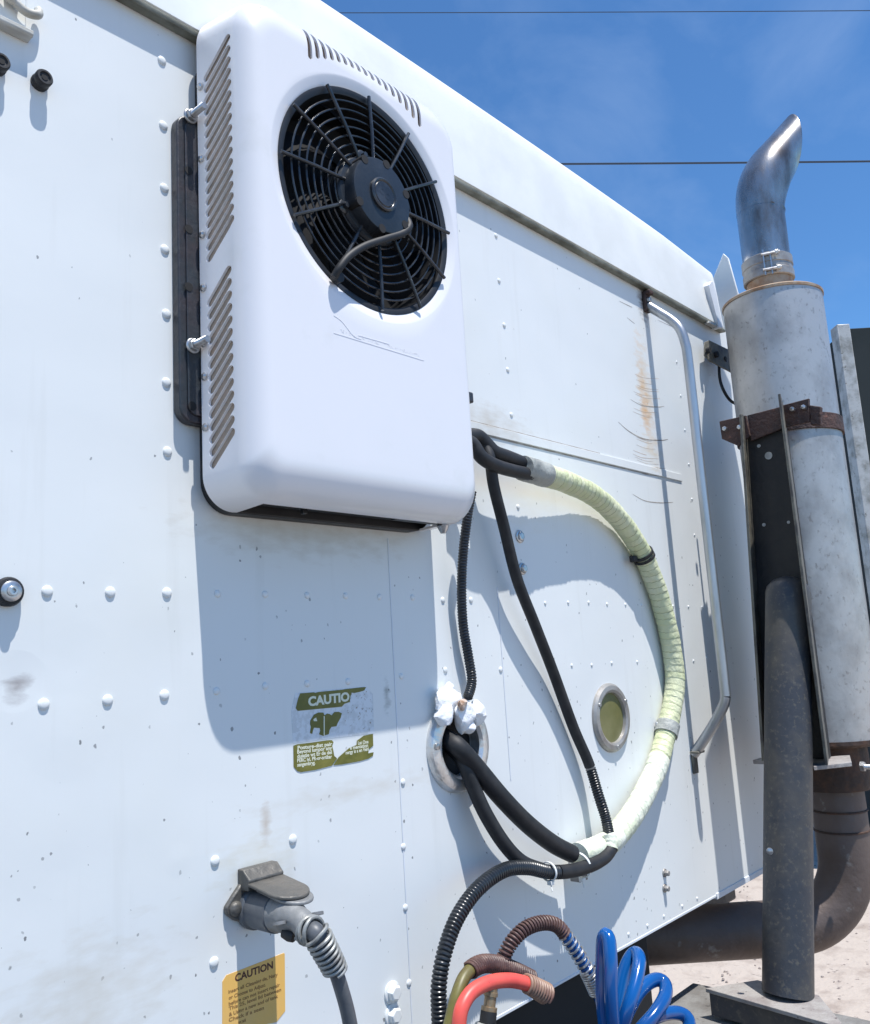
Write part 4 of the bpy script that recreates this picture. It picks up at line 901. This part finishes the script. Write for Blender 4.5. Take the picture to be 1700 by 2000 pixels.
for dz_ in (-.03, .03):
    mb = MB(); mb.tube([cc+Z1*dz_-cside*.02, cc+Z1*dz_+cside*.045], .006, 8); mb.lathe([(.010, 0), (.010, .01)], cc+Z1*dz_+cside*.03, cside, 6, smooth=False); sub(cp, 'clamp_bolt', mb, 'zinc')
# curved tip, cut at a slant
ztip0 = zc+.06
bd = Vector((.80, -.60, 0)).normalized()
tipP = []
for k in range(0, 40):
    s_ = k/39
    tipP.append(s_)
z1_ = mp_(1495, 400)
Pt = [Vector((MX, -MH, ztip0)), Vector((MX, -MH, ztip0+.08))]
z_b = ztip0+.205; RB_ = .34
for k in range(0, 19):
    a = math.radians(46*k/18); Pt.append(Vector((MX, -MH, z_b))+bd*RB_*(1-math.cos(a))+Z1*RB_*math.sin(a))
e = Pt[-1]; dd = (Pt[-1]-Pt[-2]).normalized(); Pt += [e+dd*.04, e+dd*.08, e+dd*.12, e+dd*.16, e+dd*.20, e+dd*.26]
cutn = (bd*1.0-Z1*.10).normalized(); cutp = e+dd*.085
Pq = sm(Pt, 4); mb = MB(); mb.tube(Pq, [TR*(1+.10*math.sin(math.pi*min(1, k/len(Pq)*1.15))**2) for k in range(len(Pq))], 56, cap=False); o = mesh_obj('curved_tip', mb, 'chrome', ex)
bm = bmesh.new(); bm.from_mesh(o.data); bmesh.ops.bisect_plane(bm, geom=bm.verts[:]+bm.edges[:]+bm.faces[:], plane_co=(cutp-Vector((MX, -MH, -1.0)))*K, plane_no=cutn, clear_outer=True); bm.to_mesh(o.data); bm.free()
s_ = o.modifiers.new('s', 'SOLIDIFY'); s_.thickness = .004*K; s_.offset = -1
# lower pipe: collar, elbow, run under the cab
zb0 = zmb-.02
mb = MB(); mb.lathe([(.115, 0), (.118, -.04), (.118, -.13), (.112, -.15)], (MX, -MH, zb0), Z1, 48); mesh_obj('lower_collar', mb, 'pipedark', ex)
hd = Vector((-.67, .74, 0)).normalized(); pA = atX(1642, 1600, MX); zE = atX(1540, 1812, MX-.15).z; ER = .21; PRr = .087
EL = [Vector((MX, -MH, zb0-.08)), Vector((pA.x, pA.y, zb0-.20)), Vector((pA.x, pA.y, zE+ER))]; c0_ = EL[-1]
for k in range(1, 17):
    a = math.radians(90*k/16); EL.append(c0_+hd*ER*(1-math.cos(a))-Z1*ER*math.sin(a))
e2 = EL[-1]; EL += [e2+hd*.1, e2+hd*.4, e2+hd*.8, e2+hd*1.3]
mb = MB(); mb.tube(EL, PRr, 40); mesh_obj('elbow_pipe', mb, 'pipe', ex)
for dz_ in (.17, .235): 
    mb = MB(); mb.lathe([(PRr, -.004), (PRr+.004, -.002), (PRr+.004, .002), (PRr, .004)], (pA.x, pA.y, zb0-dz_-.05), Z1, 48); mesh_obj('weld_bead', mb, 'pipedark', ex)
c = atX(1682, 1497, 3.05); mb = MB(); mb.tube([c, c+Vector((.02, -.06, -.004))], .008, 10); mb.lathe([(.016, 0), (.016, .012)], c, (0, -1, 0), 6, smooth=False); mb.lathe([(.014, -.003), (.022, -.003), (.022, .003), (.014, .003)], c+Vector((.02, -.07, 0)), (.4, .2, 1), 18, closed=True); mesh_obj('clamp_bolt', mb, 'zinc', ex)
# steel strap round the muffler
zs_ = atX(1437, 845, 2.93).z
print('strap z', zs_, atX(1556, 805, 2.93).z, 'muffler z', zmt, zmb)
su = thing('stack_support', 'black steel post with a channel and rusty strap holding the muffler', 'support', (2.62, -.258, -1.0))
mb = MB(); mb.lathe([(MR+.001, -.028), (MR+.008, -.028), (MR+.008, .028), (MR+.001, .028)], (MX, -MH, zs_+.02), Z1, 72, closed=True); mesh_obj('strap', mb, 'rust', su, bevel=.001)
CXW = 2.94
def quad_at(ps, X): return [atX(*p, X) for p in ps]
mb = MB(); mb.prism(quad_at([(1408, 824), (1460, 812), (1468, 852), (1445, 872), (1413, 858)], CXW-.02), (-.012, 0, 0)); mesh_obj('left_tab', mb, 'rust', su, bevel=.002)
mb = MB(); mb.prism(quad_at([(1462, 812), (1528, 795), (1530, 838), (1470, 862)], CXW-.012), (-.010, 0, 0)); mesh_obj('centre_plate', mb, 'rust', su, bevel=.002)
mb = MB(); mb.prism(quad_at([(1530, 793), (1583, 779), (1584, 825), (1535, 836)], CXW-.03), (-.012, 0, 0)); mesh_obj('right_tab', mb, 'rust', su, bevel=.002)
mb = MB(); mb.prism(quad_at([(1585, 793), (1608, 796), (1607, 832), (1588, 832)], CXW-.02), (-.02, 0, 0)); mesh_obj('end_lug', mb, 'rust', su, bevel=.003)
for (px, py) in ((1418, 838), (1447, 835), (1550, 800), (1572, 796)):
    c = atX(px, py, CXW-.045); mb = MB(); mb.lathe([(.008, 0), (.008, .014), (.004, .016)], c, (-1, 0, 0), 6, smooth=False); mesh_obj('bolt', mb, 'zinc', su)
# tapered channel: web and two flanges
web = quad_at([(1458, 835), (1527, 800), (1618, 1482), (1500, 1482)], CXW)
mb = MB(); mb.prism(web, (.048, 0.006, 0)); mesh_obj('web', mb, 'channel', su)
def flange(p0, p1, X, off, wd):
    a = atX(*p0, X); b_ = atX(*p1, X); off = Vector(off); mb = MB(); mb.prism([a, b_, b_+off, a+off], Vector((0, wd, 0))); return mb
mesh_obj('flange', flange((1458, 815), (1502, 1482), CXW, (-.060, -.010, 0), .010), 'flange', su, bevel=.0015)
mesh_obj('flange', flange((1526, 792), (1614, 1482), CXW, (-.150, -.046, 0), -.009), 'flange', su, bevel=.0015)
for (px, py, r_) in ((1483, 871, .006), (1502, 890, .013), (1493, 1025, .006), (1541, 1020, .005)):
    c = atX(px, py, CXW-.001); mb = MB(); mb.lathe([(r_, 0), (r_, .002)], c, (-1, 0, 0), 16); mesh_obj('punched_hole', mb, 'galv', su)
# post
ptop = atX(1540, 1160, 2.88); pbot = Vector((2.62, -.258, -1.0)); 
mb = MB(); P_ = [pbot.lerp(ptop, k/20) for k in range(21)]; d_ = (ptop-pbot).normalized(); P_ += [ptop+d_*.02, ptop+d_*.04, ptop+d_*.055]; rr2 = [.070]*21+[.066, .05, .02]
mb.tube(P_, rr2, 40); mesh_obj('post', mb, 'post', su)
c = atX(1504, 1662, 2.56); mb = MB(); mb.lathe([(.009, 0), (.009, .01), (.004, .012)], c, (-.9, -.4, 0), 12); mesh_obj('post_bolt', mb, 'zinc', su)
# horizontal foot of the channel
mb = MB(); mb.prism([atz(1590, 1497, atX(1600, 1485, 2.92).z), atz(1664, 1489, atX(1600, 1485, 2.92).z), atz(1660, 1474, atX(1600, 1485, 2.92).z), atz(1582, 1482, atX(1600, 1485, 2.92).z)], (0, 0, -.012)); mesh_obj('foot_plate', mb, 'platetop', su, bevel=.001)
zf = atX(1600, 1485, 2.92).z; print('zf', zf, atz(1590, 1497, zf), atz(1664, 1489, zf))
mb = MB(); mb.span((2.90, -.39, zf-.016), (2.96, -.115, zf-.003)); mesh_obj('foot_bar', mb, 'platetop', su, bevel=.002)
# base plate box
z0_ = -1.0
bp_ = [atz(1378, 1930, z0_), atz(1480, 1914, z0_), atz(1600, 1944, z0_), atz(1645, 1998, z0_), Vector((atz(1645, 1998, z0_).x-.06, atz(1645, 1998, z0_).y-.1, z0_)), atz(1560, 1985, z0_)]
mb = MB(); mb.prism(bp_[:4]+[atz(1636, 2004, z0_)], (0, 0, -.012)); mesh_obj('base_plate', mb, 'platetop', su, bevel=.002)
ins = [bp_[0].lerp(bp_[2], .03), bp_[1].lerp(bp_[3], .05), bp_[2].lerp(bp_[0], .05), bp_[3].lerp(bp_[0], .04)]
mb = MB(); mb.prism([v-Z1*.012 for v in ins], (0, 0, -.062)); mesh_obj('base_box', mb, 'post', su, bevel=.002)

# perforated strut between cab and muffler
sb = thing('perforated_strut', 'grey perforated strut joining the cab wall to the muffler below the drip rail', 'bracket', at(1385, 690))
mb = MB(); mb.prism([at(1377, 668, .03), at(1386, 664, .03), at(1440, 690, .06), at(1440, 733, .06), at(1386, 705, .03), at(1377, 694, .03)], (0, .005, 0)); mesh_obj('bar', mb, 'flange', sb, bevel=.002)
for q in ((1386, 684), (1401, 692), (1417, 702)):
    mb = MB(); mb.lathe([(.012, -.010), (.012, .004)], at(*q, .045), OUT, 14); mesh_obj('hole', mb, 'dark', sb)
t = thing('thin_wire', 'thin dark wire drooping under the perforated strut', 'wire', at(1405, 730, .03)); mb = MB(); mb.tube(bend([(1405, 700, .03), (1406, 735, .03), (1412, 758, .04), (1425, 780, .05), (1440, 790, .06)], 6), .006, 8); mesh_obj('strand', mb, 'rubber', t)
mb = MB(); 

# ------------------------------------------------------------------ chassis under the cab
ch = thing('truck_chassis', 'black underside and grey frame rail below the cab wall', 'chassis', (2.0, .3, -1.6))
mb = MB(); mb.span((-.6, .06, -.83), (2.42, 1.2, -1.75)); mesh_obj('under_box', mb, 'dark', ch, bevel=.01)
mb = MB(); mb.span((2.3, .28, -.83), (3.52, .50, -1.02)); mesh_obj('cross_member', mb, 'channel', ch, bevel=.01)
mb = MB(); mb.span((2.2, .5, -.83), (3.2, 1.4, -1.04)); mesh_obj('side_sill', mb, 'channel', ch, bevel=.01)
mb = MB(); mb.span((-3.2, -7.5, -1.62), (2.25, -.06, -1.58)); mesh_obj('bounce_blocker_plate', mb, 'post', ch, bevel=.004)  # unseen dark plate added to cut light bounced from the ground
rz = -1.085
r1, r2, r3, r4 = atz(1300, 1942, rz), atz(1372, 1958, rz), atz(1500, 2010, rz), atz(1350, 1990, rz)
print('rail', r1, r2, r3, r4)
mb = MB(); mb.span((2.36, -1.0, rz-.30), (2.78, .12, rz)); mesh_obj('frame_rail', mb, 'concrete', ch, bevel=.006)

# ------------------------------------------------------------------ container standing behind
fw2 = Vector((fwd.x, fwd.y, 0)).normalized(); rt2 = Vector((right.x, right.y, 0)).normalized()
def view_pt(px, py, dist):   # point on the ray at horizontal distance dist along the view azimuth
    r = ray(px, py); t = dist/(r.x*fw2.x+r.y*fw2.y); return Vector((r.x*t, r.y*t-WD, r.z*t))
DC = 8.6
a = view_pt(1662, 637, DC); ztop = a.z; zbot = view_pt(1695, 1690, DC).z
print('container', a, zbot)
ct = thing('shipping_container', 'dark slate container side with a galvanised corner post at the right edge', 'container', (a.x, a.y, GZ))
rotc = Matrix((( rt2.x, fw2.x, 0), (rt2.y, fw2.y, 0), (0, 0, 1)))
def cbox(mb, x0, x1, y0, y1, z0, z1):
    o = Vector((a.x, a.y, 0)); c = o+rt2*((x0+x1)/2)+fw2*((y0+y1)/2); mb.box((c.x, c.y, (z0+z1)/2), (abs(x1-x0), abs(y1-y0), abs(z1-z0)), rotc)
mb = MB(); cbox(mb, 0, 6.0, .06, 2.4, zbot, ztop)
mesh_obj('side_panel', mb, 'contain', ct, bevel=.01)
mb = MB()
for k in range(14): cbox(mb, .25+k*.4, .42+k*.4, .02, .06, zbot+.12, ztop-.15)
mesh_obj('ribs', mb, 'contain', ct, bevel=.01)
mb = MB(); cbox(mb, -.14, -.005, 0.0, .16, zbot, ztop+.03); mesh_obj('corner_post', mb, 'galv', ct, bevel=.01)
mb = MB(); cbox(mb, 0.01, 6.0, .0, .05, zbot-.04, zbot+.10); mesh_obj('bottom_rail', mb, 'rust', ct, bevel=.01)
mb = MB(); c = Vector((a.x, a.y, 0)); zl = view_pt(1693, 1050, DC).z; cbox(mb, .05, .22, -.06, .0, zl-.06, zl+.05); mesh_obj('latch', mb, 'zinc', ct, bevel=.01)

# ------------------------------------------------------------------ power lines
for (y0, y1, dist, r_, lab) in ((23, 19, 55, .032, 'thin upper power line crossing the blue sky'), (319, 315, 30, .040, 'thicker lower power line crossing the sky behind the exhaust tip')):
    A = view_pt(-900, y0+2, dist); B = view_pt(2600, y1-2, dist); mb = MB()
    Pw = [A.lerp(B, k/40)-Z1*(.35*(1-((k/20)-1)**2)) for k in range(41)]
    off = view_pt(1300, (y0+y1)/2, dist).z-min(Pw, key=lambda v: abs((v-view_pt(1300, y0, dist)).length)).z
    mb.tube([v+Z1*off for v in Pw], r_, 6); o = mesh_obj('power_line', mb, 'wire', None, loc=Pw[20]); tag(o, lab, 'power line', 'power lines in the sky')

# tidy the bookkeeping property
for o in bpy.data.objects:
    if 'base' in o: del o['base']
